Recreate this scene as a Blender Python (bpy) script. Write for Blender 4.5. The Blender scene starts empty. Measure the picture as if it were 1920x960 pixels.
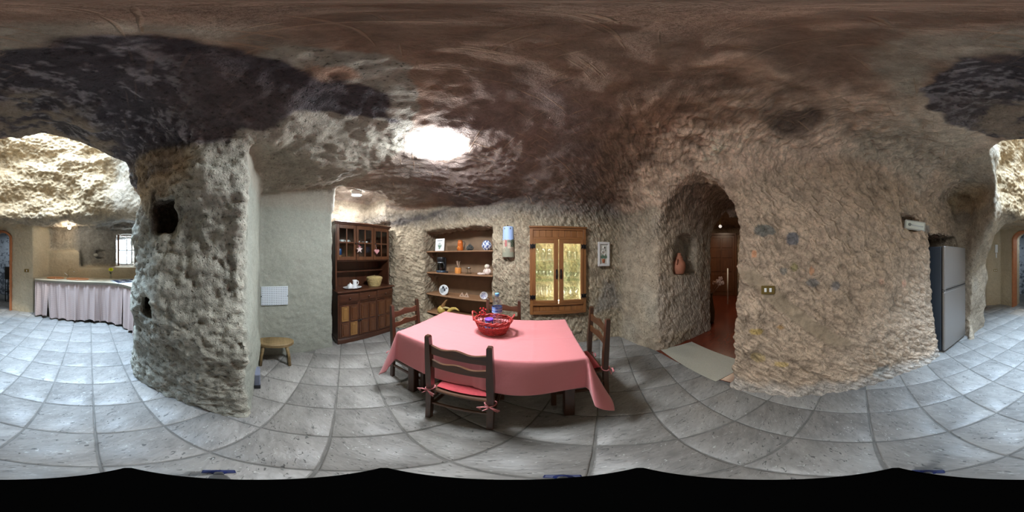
import bpy, math, random
import numpy as np
from mathutils import Vector, Matrix, Euler
C = bpy.context.scene.collection
PI = math.pi
H0 = 1.40                      # height of the viewpoint above the floor
# ------------------------------------------------------------------ camera
cam = bpy.data.cameras.new('camera'); cam_o = bpy.data.objects.new('camera', cam); C.objects.link(cam_o)
cam.type = 'PANO'; cam.panorama_type = 'EQUIRECTANGULAR'
cam.clip_start = 0.02; cam.clip_end = 100
cam_o.location = (0, 0, H0); cam_o.rotation_euler = (PI/2, 0, 0)     # looks along +Y
bpy.context.scene.camera = cam_o
# ------------------------------------------------------------------ sky, daylight, exposure
W = bpy.data.worlds.new('sky'); bpy.context.scene.world = W; W.use_nodes = True
bg = W.node_tree.nodes['Background']
bg.inputs['Color'].default_value = (0.70, 0.84, 1.0, 1); bg.inputs['Strength'].default_value = 5.0
def area_light(name, loc, rot, sx, sy, power, color, spread=PI):
    l = bpy.data.lights.new(name, 'AREA'); l.shape = 'RECTANGLE'; l.size = sx; l.size_y = sy
    l.energy = power; l.color = color; l.spread = spread
    o = bpy.data.objects.new(name, l); C.objects.link(o); o.location = loc; o.rotation_euler = rot
    return o
# daylight coming down the skylight shaft and in through the kitchen window
area_light('skylight_daylight', (-0.60, -2.20, 5.6), (0, 0, 0), 2.2, 1.6, 330, (0.58, 0.78, 1.0), math.radians(95))
area_light('kitchen_window_daylight', (-3.35, -3.30, 1.6), (math.radians(90), 0, math.radians(-49)), .5, .7, 26, (.85, .93, 1.0))
# added unseen fills: daylight behind the hall doorway, warm light beyond the passage
area_light('hall_room_daylight_fill', (-.50, -4.85, 2.15), (0, 0, 0), .8, .4, 9, (.78, .90, 1.0))
area_light('far_room_fill', (4.2, 1.2, 2.40), (0, 0, 0), .4, .4, 13, (1.0, .80, .58))
sun = bpy.data.lights.new('sun', 'SUN'); sun.energy = 1.7; sun.angle = 0.03; sun.color = (1.0, 0.90, 0.72)
sun_o = bpy.data.objects.new('sun', sun); C.objects.link(sun_o)
sun_o.rotation_euler = Vector((0.10, -0.42, -1.0)).to_track_quat('-Z', 'Y').to_euler()
vs = bpy.context.scene.view_settings
vs.view_transform = 'Standard'; vs.look = 'None'; vs.gamma = 1.0; vs.use_curve_mapping = False
vs.exposure = 0.22
bpy.context.scene.cycles.use_denoising = True
bpy.context.scene.cycles.max_bounces = 10
bpy.context.scene.cycles.diffuse_bounces = 6
bpy.context.scene.cycles.transparent_max_bounces = 64
bpy.context.scene.cycles.sample_clamp_indirect = 6.0
# ------------------------------------------------------------------ the cave: rock carved by solids of air, then meshed
_rs = np.random.RandomState(7)
_PERM = _rs.permutation(256).astype(np.int32); _PERM = np.concatenate([_PERM, _PERM, _PERM])
_GR = _rs.normal(size=(256, 3)).astype(np.float32); _GR /= np.linalg.norm(_GR, axis=1)[:, None]
def pnoise(p):
    """gradient noise at points p (N,3), about -1..1"""
    p = np.asarray(p, np.float32); ip = np.floor(p).astype(np.int32); fp = p - ip
    u = fp*fp*fp*(fp*(fp*6-15)+10); ip &= 255; r = np.zeros(len(p), np.float32)
    for dx in (0, 1):
        wx = u[:, 0] if dx else 1-u[:, 0]
        hx = _PERM[(ip[:, 0]+dx) & 255]
        for dy in (0, 1):
            wy = wx*(u[:, 1] if dy else 1-u[:, 1])
            hy = _PERM[hx+((ip[:, 1]+dy) & 255)]
            for dz in (0, 1):
                w = wy*(u[:, 2] if dz else 1-u[:, 2])
                g = _GR[_PERM[hy+((ip[:, 2]+dz) & 255)]]
                r += w*(g[:, 0]*(fp[:, 0]-dx)+g[:, 1]*(fp[:, 1]-dy)+g[:, 2]*(fp[:, 2]-dz))
    return r*1.6
def fbm(p, f, octs, gain=.5):
    a = 1.; s = 0.
    for i in range(octs):
        s = s + a*pnoise(np.asarray(p)*f+17.3*i); f *= 2.03; a *= gain
    return s
def sstep(a, b, x):
    t = np.clip((x-a)/(b-a), 0, 1); return t*t*(3-2*t)
def poly_sd(X, Y, P):
    """signed distance to polygon P (negative inside)"""
    P = np.asarray(P, np.float32); d = np.full(X.shape, 1e9, np.float32); ins = np.zeros(X.shape, bool)
    for i in range(len(P)):
        ax, ay = P[i]; bx, by = P[(i+1) % len(P)]; ex, ey = bx-ax, by-ay
        t = np.clip(((X-ax)*ex+(Y-ay)*ey)/(ex*ex+ey*ey+1e-12), 0, 1)
        d = np.minimum(d, (X-ax-t*ex)**2+(Y-ay-t*ey)**2)
        c = (ay > Y) != (by > Y)
        with np.errstate(divide='ignore', invalid='ignore'):
            ins ^= c & (X < (bx-ax)*(Y-ay)/(by-ay+1e-12)+ax)
    d = np.sqrt(d); return np.where(ins, -d, d)
def smax(a, b, k):
    h = np.clip(.5+.5*(a-b)/k, 0, 1); return b*(1-h)+a*h+k*h*(1-h)
def smin(a, b, k): return -smax(-a, -b, k)

VX = 0.03
GX0, GX1, GY0, GY1, GZ0, GZ1 = -3.75, 5.75, -6.0, 3.15, -0.12, 5.0
gx = np.arange(GX0, GX1, VX, dtype=np.float32); gy = np.arange(GY0, GY1, VX, dtype=np.float32); gz = np.arange(GZ0, GZ1, VX, dtype=np.float32)
X2, Y2 = np.meshgrid(gx, gy, indexing='ij')
F = np.full((len(gx), len(gy), len(gz)), 1.0, np.float32)
ZZ = gz[None, None, :]
def idw(pts, p=2.5):
    w = 0; s = 0
    for x, y, z in pts:
        q = 1/((X2-x)**2+(Y2-y)**2+.02)**(p/2); w = w+q; s = s+q*z
    return s/w
def sub(x0, x1, y0, y1, z0=-9, z1=9):
    a = np.searchsorted(gx, [x0, x1]); b = np.searchsorted(gy, [y0, y1]); c = np.searchsorted(gz, [z0, z1])
    return slice(*a), slice(*b), slice(*c)
def carve(f, s, k=.02): F[s] = smin(F[s], f, k)
def box(cx, cy, cz, hx, hy, hz, yaw=0., k=.02, r=.02, arch=0.):
    """carve a box of air; arch>0 rounds its top into an arch of that rise, across its local x"""
    R = math.hypot(hx, hy)+.25
    s = sub(cx-R, cx+R, cy-R, cy+R, cz-hz-.25, cz+hz+.25)
    dx = X2[s[0], s[1]][:, :, None]-cx; dy = Y2[s[0], s[1]][:, :, None]-cy; dz = ZZ[:, :, s[2]]-cz
    c, n = math.cos(yaw), math.sin(yaw)
    u = np.abs(dx*c+dy*n); v = np.abs(-dx*n+dy*c)
    if arch > 0:
        a = (hz-arch)                                     # springing height above centre
        e = np.sqrt((u/hx)**2+(np.maximum(dz-a, 0)/arch)**2)
        qx = (e-1)*min(hx, arch); qz = np.maximum(-hz-dz, dz-hz)
        q = smax(qx, qz, r) 
    else:
        q = smax(u-hx, np.abs(dz)-hz, r)
    carve(smax(q, v-hy, r), s, k)
# --- the dining room, with its low uneven ceiling
D = [(-.93, -.055), (-1.2, -.03), (-2.0, .045), (-2.02, 1.10), (-2.06, 2.16), (-1.80, 2.36), (-1.45, 2.52), (-.3, 2.375), (1.50, 2.115), (1.60, 2.07), (1.62, 1.68),
     (1.64, 1.30), (1.50, .85), (1.36, .35), (1.31, .17), (1.28, -.04), (1.24, -.3), (1.19, -.55), (1.14, -.87), (1.11, -1.27), (1.05, -1.68), (1.03, -1.80), (.95, -2.47), (.4, -2.2), (-.6, -1.75), (-1.22, -1.25),
     (-1.20, -1.10), (-1.10, -.98), (-.98, -.65), (-.90, -.32)]
dD = poly_sd(X2, Y2, D)
HD = idw([(-.85, -.25, 2.26), (-.95, .05, 2.20), (-1.95, .05, 2.20), (-1.5, .5, 2.26), (-2.0, 1.1, 2.42), (-2.3, 1.6, 2.55), (-1.7, 2.3, 2.30), (-.55, 1.13, 2.42), (-.5, 2.35, 2.20), (.65, 2.2, 2.22),
          (1.5, 2.0, 2.30), (0, 0, 2.48), (0, .6, 2.48), (.9, .9, 2.55), (1.0, 0, 2.52), (.9, -1, 2.6), (-.5, -.7, 2.46), (0, -1.2, 2.68), (-1.15, -1.1, 2.50), (.4, -1.6, 2.76), (-.4, -1.45, 2.78), (1.0, -2, 2.55), (.9, -2.5, 2.5)])
kD = np.clip(.08+.50*sstep(-.2, 1.1, X2), .08, .62)-.26*sstep(1.6, 2.3, Y2)*sstep(-.2, 1.1, X2)
lean = 0.10*sstep(.3, 1.0, X2)*sstep(.9, -.2, Y2)                     # the right wall leans out a little as it rises
s = sub(-2.9, 2.3, -3.0, 3.1)
zz = ZZ
f = smax(dD[s[0], s[1]][:, :, None]-lean[s[0], s[1]][:, :, None]*(zz-.4), zz-HD[s[0], s[1]][:, :, None], kD[s[0], s[1]][:, :, None])
F[s] = np.minimum(F[s], f)
# --- the skylight shaft behind the arch
S_POLY = [(-1.22, -1.22), (-.45, -1.44), (.1, -1.53), (.40, -1.72), (.40, -2.25), (.24, -2.85), (-.05, -3.18), (-.55, -3.12), (-1.30, -2.86), (-1.92, -2.30), (-1.95, -1.75), (-1.75, -1.48)]
dS = poly_sd(X2, Y2, S_POLY)
s = sub(-2.6, 1.6, -3.9, -.6)
f = dS[s[0], s[1]][:, :, None]+np.maximum(zz-2.6, 0)*.06
F[s] = np.minimum(F[s], f)
# --- the low kitchen and hall beyond it
K = [(-1.20, -1.10), (-1.72, -1.42), (-2.5, -1.75), (-3.12, -2.40), (-1.24, -4.10), (-.78, -3.80), (-.33, -4.02), (.31, -4.35), (.66, -4.57), (1.02, -4.34), (.98, -3.45), (.72, -2.97), (.80, -2.54), (.62, -2.1), (.2, -1.9)]
dK = poly_sd(X2, Y2, K)
HK = idw([(-2.6, -2.4, 2.08), (-1.5, -3.4, 2.12), (-.5, -3.9, 2.18), (.3, -4.3, 2.2), (.95, -3.2, 1.72), (.75, -2.75, 1.70), (.30, -2.9, 2.20), (.4, -3.6, 2.2), (-1.0, -2.9, 2.10), (-2, -2, 2.1)])
s = sub(-3.7, 1.7, -5.2, -.7, -1, 2.9)
kK = .06+.55*sstep(0., .5, X2)*sstep(-3.7, -3.1, Y2)
f = smax(dK[s[0], s[1]][:, :, None], ZZ[:, :, s[2]]-HK[s[0], s[1]][:, :, None], kK[s[0], s[1]][:, :, None])
F[s] = smin(F[s], f, .16)
# large uneven swells of the rough rock (the plastered walls stay flat)
cs = 4
cx, cy, cz = np.meshgrid(gx[::cs], gy[::cs], gz[::cs], indexing='ij')
cp = np.stack([cx.ravel(), cy.ravel(), cz.ravel()], 1)
shp = cx.shape
def rock_mask(p):
    """1 on rough rock, small on plaster"""
    x, y, z = p[:, 0], p[:, 1], p[:, 2]
    pl = sstep(-1.86, -1.94, x)*sstep(-.1, -.02, y)*sstep(1.34, 1.24, y)*sstep(2.35, 2.2, z)          # plaster wall
    pl = np.maximum(pl, sstep(-.96, -1.02, x)*sstep(-.10, -.04, y)*sstep(.1, .05, y)*sstep(2.3, 2.2, z))   # side of the pillar
    k = sstep(-3.55, -3.62, y+.0*x)*sstep(2.25, 2.1, z)*sstep(-1.36, -1.24, x)                                               # hall walls
    pl = np.maximum(pl, k)
    kb = sstep(-.1, .1, -(.65*x+.76*y)-3.25)*np.where(x > -1.86, sstep(1.56, 1.50, z+.1*(x+1.3)), sstep(1.16, 1.12, z))                                  # kitchen splashback
    pl = np.maximum(pl, kb)
    return 1-.88*pl
nz = (.10*pnoise(cp*1.3)+.05*pnoise(cp*2.9+31)).reshape(shp)*rock_mask(cp).reshape(shp)
nz *= (1+1.3*sstep(1.9, 2.6, cp[:, 2])*sstep(-2.0, -2.7, cp[:, 1])).reshape(shp)
nz *= (1-.7*sstep(1.7, 1.95, cp[:, 1])*sstep(2.15, 2.0, cp[:, 2])).reshape(shp)
nz *= (1-.55*sstep(1.9, 2.1, cp[:, 2])*sstep(-1.6, -1.2, cp[:, 1])).reshape(shp)
nz *= (1-.6*sstep(.9, 1.1, cp[:, 0])*sstep(2.2, 2.0, cp[:, 2])).reshape(shp)
def upsample(a, n, ax):
    m = a.shape[ax]; t = np.minimum(np.arange(n)/cs, m-1.001).astype(np.float32); i = t.astype(int); w = t-i
    sh = [1, 1, 1]; sh[ax] = n; w = w.reshape(sh)
    return np.take(a, i, ax)*(1-w)+np.take(a, np.minimum(i+1, m-1), ax)*w
nz = nz.astype(np.float32)
for ax, n in enumerate(F.shape): nz = upsample(nz, n, ax)
F += nz; del nz
# --- the passage on the right, with the vaulted arch, and the room beyond it
PD = math.atan2(-.28, .96)                                             # direction of the passage
def along(d, o): return (1.60+d*math.cos(PD)-o*math.sin(PD), .78+d*math.sin(PD)+o*math.cos(PD))
pcx, pcy = along(.28, 0.)
# passage is as wide as the arch: local x runs across it
box(pcx, pcy, 1.03, .52, .83, 1.25, PD-PI/2, .07, .04, arch=.72)
pcx, pcy = along(2.0, .14)
box(pcx, pcy, 1.0, .36, 1.2, 1.06, PD-PI/2, .05, .03, arch=.3)
box(4.18, .95, 1.15, 1.42, 1.55, 1.33, 0, .03, .05)
# a hollow high on the right-hand vault, given a dark colour
box(.99, -.17, 2.42, .14, .09, .09, 1.1, .07, .08)
box(1.02, -.62, 2.20, .06, .05, .06, .4, .04, .05)
# pot niche in the left jamb of the arch
npx, npy = 2.16, 1.24
box(npx, npy, 1.43, .235, .22, .30, PD, .012, .02, arch=.22)
# --- recess for the hutch, opened up towards its spotlight
box(-2.32, 1.66, 1.0, .36, .60, 1.02, math.radians(-6.8), .02, .03)
box(-2.30, 1.62, 2.15, .38, .50, .42, math.radians(-6.8), .10, .12)
# --- shelf niche in the back wall
WB = math.atan2(-.147, .989)                                          # direction of the back wall
def back(u, off=0., z=0.):                                            # u metres along the back wall from x=-.845, off = out into the room
    c, n = math.cos(WB), math.sin(WB)
    return Vector((-.845+u*c+off*n, 2.455+u*n-off*c, z))
q = back(-.045, -.14); box(q.x, q.y, 1.07, .60, .22, .77, WB, .02, .03)
# --- recess of the lit glass cabinet
q = back(1.49, -.12); box(q.x, q.y, 1.17, .36, .22, .58, WB, .012, .02)
# --- fridge recess
box(1.45, -2.15, .80, .58, .355, .905, math.radians(-4), .02, .03)
# --- notch above the fridge recess for the bulkhead lamp
box(1.26, -1.50, 1.80, .16, .15, .10, math.radians(-8), .03, .05)
# --- hollows in the pillar
box(-1.10, -.66, 1.70, .20, .095, .135, math.radians(20), .03, .05, arch=.05)
box(-1.14, -.84, .97, .17, .06, .09, math.radians(25), .04, .05)
# --- kitchen: wall set back above the ledge, hollow, and the window tunnel
KB = math.atan2(.65, -.76)                                            # direction of the kitchen back wall (away from the hall)
KN = Vector((math.sin(KB), -math.cos(KB), 0))                          # wall normal into the room
def kit(u, off=0., z=0.):
    return Vector((-1.24+u*math.cos(KB), -4.10+u*math.sin(KB), z))+KN*off
q = kit(1.62, -.05); box(q.x, q.y, 1.60, .76, .17, .47, KB, .06, .06)
q = kit(.62, -.03); box(q.x, q.y, 1.84, .60, .15, .30, KB, .08, .10)
q = kit(1.35, -.20); box(q.x, q.y, 1.45, .12, .12, .10, KB, .05, .05)
q = kit(1.98, -.6); box(q.x, q.y, 1.555, .24, 1.3, .40, KB, .01, .02)
# --- arched doorway in the hall and the room behind
DD = math.atan2(-.32, .60)
HN = Vector((.47, .88, 0)).normalized()                                # hall wall normal into the room
dc = Vector((.01, -4.19, 0))
q = dc-HN*.2; box(q.x, q.y, 1.0, .335, .35, 1.06, DD, .01, .01, arch=.22)
q = dc-HN*.95; box(q.x, q.y, 1.1, .95, .55, 1.25, DD, .02, .05)
# close the sides and keep the top of the shaft open
win_open = F[0].copy(); F[0] = 1; F[0][(gy > -4.4) & (gy < -2.6)] = win_open[(gy > -4.4) & (gy < -2.6)]; F[-1] = 1; F[:, -1] = 1; F[:, 0] = 1
# ------------------------------------------------------------------ surface nets
def surface_nets(F, org, h):
    S = F < 0; nx, ny, nzz = F.shape
    m = np.zeros((nx-1, ny-1, nzz-1), np.uint8)
    for a in (0, 1):
        for b in (0, 1):
            for c in (0, 1): m += S[a:nx-1+a, b:ny-1+b, c:nzz-1+c]
    act = np.argwhere((m > 0) & (m < 8)); idx = np.full(m.shape, -1, np.int32)
    idx[act[:, 0], act[:, 1], act[:, 2]] = np.arange(len(act))
    i, j, k = act.T; cf = {}
    for a in (0, 1):
        for b in (0, 1):
            for c in (0, 1): cf[a, b, c] = F[i+a, j+b, k+c]
    P = np.zeros((len(act), 3), np.float32); n = np.zeros(len(act), np.float32)
    for (p, q) in [(p, q) for p in cf for q in cf if p < q and sum(abs(np.subtract(p, q))) == 1]:
        f0, f1 = cf[p], cf[q]; cr = (f0 < 0) != (f1 < 0)
        t = np.where(cr, f0/np.where(cr, f0-f1, 1), 0)
        for ax in range(3): P[:, ax] += np.where(cr, p[ax]+t*(q[ax]-p[ax]), 0)
        n += cr
    P = (P/n[:, None]+act)*h+np.array(org, np.float32)
    Q = []
    for ax in range(3):
        lo = [slice(None)]*3; hi = [slice(None)]*3; lo[ax] = slice(0, -1); hi[ax] = slice(1, None)
        s0, s1 = S[tuple(lo)], S[tuple(hi)]
        e = np.argwhere(s0 != s1); sg = s0[e[:, 0], e[:, 1], e[:, 2]]
        b, c = (ax+1) % 3, (ax+2) % 3
        ok = (e[:, b] > 0) & (e[:, c] > 0) & (e[:, b] < F.shape[b]-1) & (e[:, c] < F.shape[c]-1); e = e[ok]; sg = sg[ok]
        def cell(db, dc_):
            q = e.copy(); q[:, b] -= db; q[:, c] -= dc_; return idx[q[:, 0], q[:, 1], q[:, 2]]
        quad = np.stack([cell(1, 1), cell(0, 1), cell(0, 0), cell(1, 0)], 1)
        quad[sg] = quad[sg][:, ::-1]                        # face the air
        Q.append(quad)
    return P, np.concatenate(Q)
cave_v, cave_q = surface_nets(F, (GX0, GY0, GZ0), VX)
del F
def subdivide(v, q):
    e = np.concatenate([q[:, [0, 1]], q[:, [1, 2]], q[:, [2, 3]], q[:, [3, 0]]]); e.sort(axis=1)
    key = e[:, 0].astype(np.int64)*len(v)+e[:, 1]
    u, inv = np.unique(key, return_inverse=True); a, b = u//len(v), u % len(v)
    n = len(v); m = len(q); em = inv.reshape(4, m)+n; fc = np.arange(m)+n+len(u)
    nv = np.concatenate([v, (v[a]+v[b])/2, v[q].mean(1)])
    nq = np.concatenate([np.stack([q[:, i], em[i], fc, em[(i+3) % 4]], 1) for i in range(4)])
    return nv, nq
def relax(v, q, w, it=1):
    for _ in range(it):
        s = np.zeros_like(v); n = np.zeros(len(v), np.float32)
        for i in range(4):
            for j in (1, 3):
                for ax in range(3): s[:, ax] += np.bincount(q[:, i], v[q[:, (i+j) % 4], ax], len(v)).astype(np.float32)
                n += np.bincount(q[:, i], minlength=len(v))
        v = v*(1-w)+w*s/np.maximum(n, 1)[:, None]
    return v.astype(np.float32)
def normals(v, q):
    fn = np.cross(v[q[:, 2]]-v[q[:, 0]], v[q[:, 3]]-v[q[:, 1]]); n = np.zeros_like(v)
    for i in range(4):
        for ax in range(3): n[:, ax] += np.bincount(q[:, i], fn[:, ax], len(v))
    return n/np.maximum(np.linalg.norm(n, axis=1), 1e-9)[:, None]
cave_v = relax(cave_v, cave_q, .5, 1)
cave_v, cave_q = subdivide(cave_v, cave_q)
cave_v = relax(cave_v, cave_q, .5, 1)
cave_n = normals(cave_v, cave_q).astype(np.float32)
# ------------------------------------------------------------------ relief and colours of the rock, shade painted into crevices
x, y, z = cave_v.T
p = cave_v
up = cave_n[:, 2]
rock = rock_mask(p)
ceil_m = sstep(-.45, -.8, up)
def region(P, a, b, soft=.05, amp=.06, f=7., seed=0):
    """soft-edged mask of a stain drawn as a polygon in two surface coordinates"""
    d = np.full(len(a), 9., np.float32); P = np.array(P)
    c = (a > P[:, 0].min()-.5) & (a < P[:, 0].max()+.5) & (b > P[:, 1].min()-.5) & (b < P[:, 1].max()+.5)
    d[c] = poly_sd(a[c], b[c], P)+amp*fbm(p[c]+seed*3.7, f, 3)
    return sstep(soft, -soft, d)
n1 = fbm(p, 1.1, 3); n2 = fbm(p+9, 4.5, 3); n3 = fbm(p+21, 15., 2)
right_m = sstep(.75, 1.0, x)*sstep(1.45, 1.1, y)*sstep(-2.6, -2.2, y)*sstep(2.0, 1.75, x)
vault_m = sstep(.35, .95, x)*sstep(-2.3, -1.8, y)*sstep(1.5, 1.8, z)*sstep(1.95, 1.7, x)
pil_m = sstep(-.60, -.75, x)*sstep(-.02, -.05, y)*sstep(-1.55, -1.3, y)*sstep(2.5, 2.3, z)*sstep(-1.8, -1.5, x)
back_m = sstep(1.9, 2.1, y)*sstep(2.3, 2.1, z)*sstep(1.75, 1.6, x)
shaft_m = sstep(-2.15, -2.5, y)*sstep(1.95, 2.25, z)*sstep(1.6, 1.3, x)
pass_m = sstep(1.62, 1.70, x)*sstep(2.2, 1.6, y)
# picked tool marks, long along a slanting direction
def marks(l, s, w, f1, f2):
    return np.abs(pnoise(np.stack([l*f1, s*f2, w*9], 1)))
lr = y*.42+z*.906; sr = y*.906-z*.42
mk = marks(lr+.03*n2, sr+.02*n2, x, 4.6, 12)
lb = x*.35+z*.936; sb = x*.936-z*.35
mb = marks(lb+.03*n2, sb+.02*n2, y, 5.5, 15)
lc = x*.8+y*.6; sc = x*.6-y*.8
mc = marks(lc+.10*n1, sc+.08*n1, z, 3.2, 12)
disp = rock*(.013*n2+.008*n3)
disp += np.maximum(right_m, vault_m)*(-.006+.024*(mk-.3)+.012*n3)*rock
disp += back_m*.026*(mb-.3)*(1-right_m)
lampd = sstep(.25, 1.1, np.hypot(x+.55, y-1.135))
disp += ceil_m*(.010*n2+.018*(mc-.3))*(.25+.75*lampd)
pit = np.maximum(pnoise(p*27.+5)-.22, 0); pit2 = np.maximum(pnoise(p*15.+15)-.36, 0)
disp += pil_m*(.010*n3-.030*pit-.045*pit2+.008*n2)
disp += shaft_m*(.042*fbm(p+3, 3.2, 4)+.012*n3)
disp += right_m*sstep(.16, .03, z)*.02
disp = np.where(rock < .5, .0065*n2+.005*n3, disp)
cave_v = cave_v+cave_n*disp[:, None]
# ---- colours (linear reflectance)
def mix(c, col, m): return c*(1-m[:, None])+np.array(col, np.float32)*m[:, None]
col = np.tile(np.array([.335, .275, .205], np.float32), (len(p), 1))                 # tan tuff
col = mix(col, (.30, .28, .235), .5*sstep(-.2, .5, n1))
col = mix(col, (.50, .355, .25), right_m*.6)                                           # pinker right wall
col = mix(col, (.325, .265, .185), back_m*.75)
col = mix(col, (.315, .31, .265), pil_m)                                              # grey-green pillar
col = mix(col, (.36, .27, .175), pil_m*sstep(1.65, 2.0, z+.12*n1)*sstep(-.15, -.45, y+.1*n2))
col = mix(col, (.235, .255, .225), (1-rock)*sstep(-.9, -1.0, x)*sstep(-.5, -.2, y))      # grey plaster
col = mix(col, (.40, .335, .235), (1-rock)*sstep(-2.2, -2.6, y))                         # ochre plaster in the kitchen
col = mix(col, (.50, .37, .225), shaft_m*sstep(2.0, 2.3, z+.1*n2))                       # pale rock up in the shaft
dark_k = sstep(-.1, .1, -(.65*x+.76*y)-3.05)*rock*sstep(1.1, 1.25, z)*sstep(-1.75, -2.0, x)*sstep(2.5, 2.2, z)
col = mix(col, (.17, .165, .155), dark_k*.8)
# ceiling: brown with soot
cm = sstep(2.02, 2.2, z)*sstep(-.25, -.6, up)*sstep(-1.75, -1.5, y)
cm = np.maximum(cm, sstep(-.1, -.45, up)*sstep(1.85, 2.1, z)*sstep(-.3, .3, y)*sstep(1.7, 1.5, x))
brown = np.array([.215, .143, .103], np.float32)
col = mix(col, brown, cm*.95)
col = mix(col, (.31, .20, .14), cm*.7*sstep(-.05, .45, n1+.6*n2))
col = mix(col, (.62, .47, .355), cm*sstep(.5, 1.15, x-.40*(y+.1)+.25*n2)*.9)                      # paler towards the right wall
col = mix(col, (.44, .365, .28), cm*sstep(-.45, -.85, y+.2*n2)*sstep(.15, .5, x+.1*n2))
col = mix(col, (.215, .18, .15), cm*region([(-.35, .75), (-.7, 1.25), (-.95, 1.6), (-1.2, 2.3), (-2.6, 2.4), (-2.8, .9), (-1.0, .9)], x, y, .10, .10, 4., 12)*.9)
smoke = region([(-.75, .9), (-.1, .55), (.5, .7), (.75, 1.4), (1.3, 2.1), (-.6, 2.5), (-1.2, 2.4), (-1.1, 1.5)], x, y, .18, .12, 3.)*cm
col = mix(col, (.13, .105, .10), smoke*(.7+.25*np.clip(n2, -1, 1)))
grey = region([(-.95, -.32), (-.81, -.26), (-.74, -.12), (-.69, .05), (-.61, .16), (-.56, .32), (-.52, .5), (-.38, .22), (-.40, -.02), (-.26, .02), (-.26, .27), (-.30, .45), (-.46, .72), (-.85, 1.0), (-1.12, 1.1), (-1.75, 1.15), (-2.3, 1.2), (-2.3, -.1), (-.95, -.1)], x, y, .012, .05, 6., 1)*sstep(1.95, 2.1, z)
col = mix(col, (.265, .25, .21), grey*.95)
pale = region([(-.02, -.16), (-.2, -.02), (-.26, .07), (-.40, .12), (-.33, 0), (-.26, -.07), (-.19, -.13), (-.13, -.2), (-.02, -.36), (.2, -.35), (.45, -.6), (.55, -.55), (.3, -.2)], x, y, .05, .04, 8., 2)*sstep(2.1, 2.3, z)
col = mix(col, (.30, .27, .215), pale*.8)
soot = region([(0, -.39), (-.09, -.27), (-.13, -.16), (-.19, -.13), (-.26, -.07), (-.33, 0), (-.43, .12), (-.46, .27), (-.46, .38), (-.54, .56), (-.6, .70), (-.66, .57), (-.69, .39), (-.75, .2), (-.85, .05), (-.91, -.15), (-1.0, -.31), (-1.1, -.64),
               (-1.25, -.93), (-1.3, -1.25), (-.22, -1.45), (0, -1.5), (.28, -1.45), (.45, -1.1), (.52, -.79), (.40, -.56), (.15, -.36)], x, y, .018, .055, 6., 3)*sstep(1.95, 2.15, z)*sstep(.1, -.2, up)
pw = p*np.array([1., 1.9, 1.], np.float32)+.10*n2[:, None]
flake = sstep(.10, .55, fbm(pw+40, 9., 5, .72)+.55*fbm(p+77, 2.6, 2))
col = mix(col, (.042, .036, .042), soot*.96)
col = mix(col, (.22, .20, .205), soot*flake*.8*sstep(.1, -.3, y+.3*n1))
col = mix(col, (.085, .066, .060), soot*.45*sstep(.1, .5, n1))
lip = region([(0, -.68), (-.4, -.75), (-.68, -.9), (-1.0, -1.15), (-1.2, -1.4), (0, -1.7), (.3, -1.65), (.35, -1.0)], x, y, .10, .10, 5., 9)*soot
col = mix(col, (.19, .145, .105), lip*.8*sstep(-.3, .2, n2+.4*n3))
# embedded stones and stains of the right wall, in (y, z)
def blob(cy, cz, ry, rz, c, m, on=right_m, k=1.):
    d = np.sqrt(((y-cy)/ry)**2+((z-cz)/rz)**2)+.25*n2+.12*n3
    return mix(k and col, c, on*sstep(1.06, .94, d)*m)
col = blob(.03, 1.62, .10, .055, (.13, .13, .115), .9)
col = blob(-.21, 1.55, .06, .065, (.13, .125, .13), .95)
col = blob(.12, 1.42, .02, .035, (.62, .30, .16), .9)
col = blob(-.22, 1.30, .03, .035, (.27, .23, .10), .8)
col = blob(-.13, 1.27, .03, .03, (.19, .19, .17), .7)
col = blob(-.36, 1.27, .018, .03, (.60, .30, .16), .8)
col = blob(-.37, 1.17, .05, .03, (.16, .16, .16), .7)
col = blob(-.56, 1.14, .04, .04, (.16, .16, .17), .7)
col = blob(.10, .73, .05, .03, (.55, .38, .12), .8)
col = blob(-.10, .40, .06, .03, (.55, .38, .12), .6)
col = blob(.08, .45, .06, .05, (.50, .36, .14), .6)
col = blob(-.10, .78, .03, .02, (.58, .33, .12), .7)
col = blob(-1.0, 1.15, .03, .03, (.55, .32, .22), .6)
col = blob(-1.3, 1.10, .04, .05, (.55, .30, .22), .5)
col = blob(-1.75, 1.75, .06, .06, (.17, .17, .16), .7)
# a smooth diagonal patch of filler below the switch, and a square one near the floor
dd = np.abs((y-.10)*.80+(z-1.22)*-.60*-1)
fill = right_m*sstep(.075, .05, np.abs((y-.12)*.66-(z-1.20)*.75)+.012*n2)*sstep(1.32, 1.24, z)*sstep(.5, .62, z)
col = mix(col, (.27, .205, .14), fill*.95)
col = mix(col, (.25, .23, .20), right_m*region([(-.84, .10), (-1.02, .10), (-1.04, .20), (-.86, .20)], y, z, .01, .006, 9.)*sstep(-1.2, -1.1, y))
wash = right_m*sstep(.20, .06, z+.05*n2)
col = mix(col, (.44, .42, .39), wash*.6)
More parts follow.
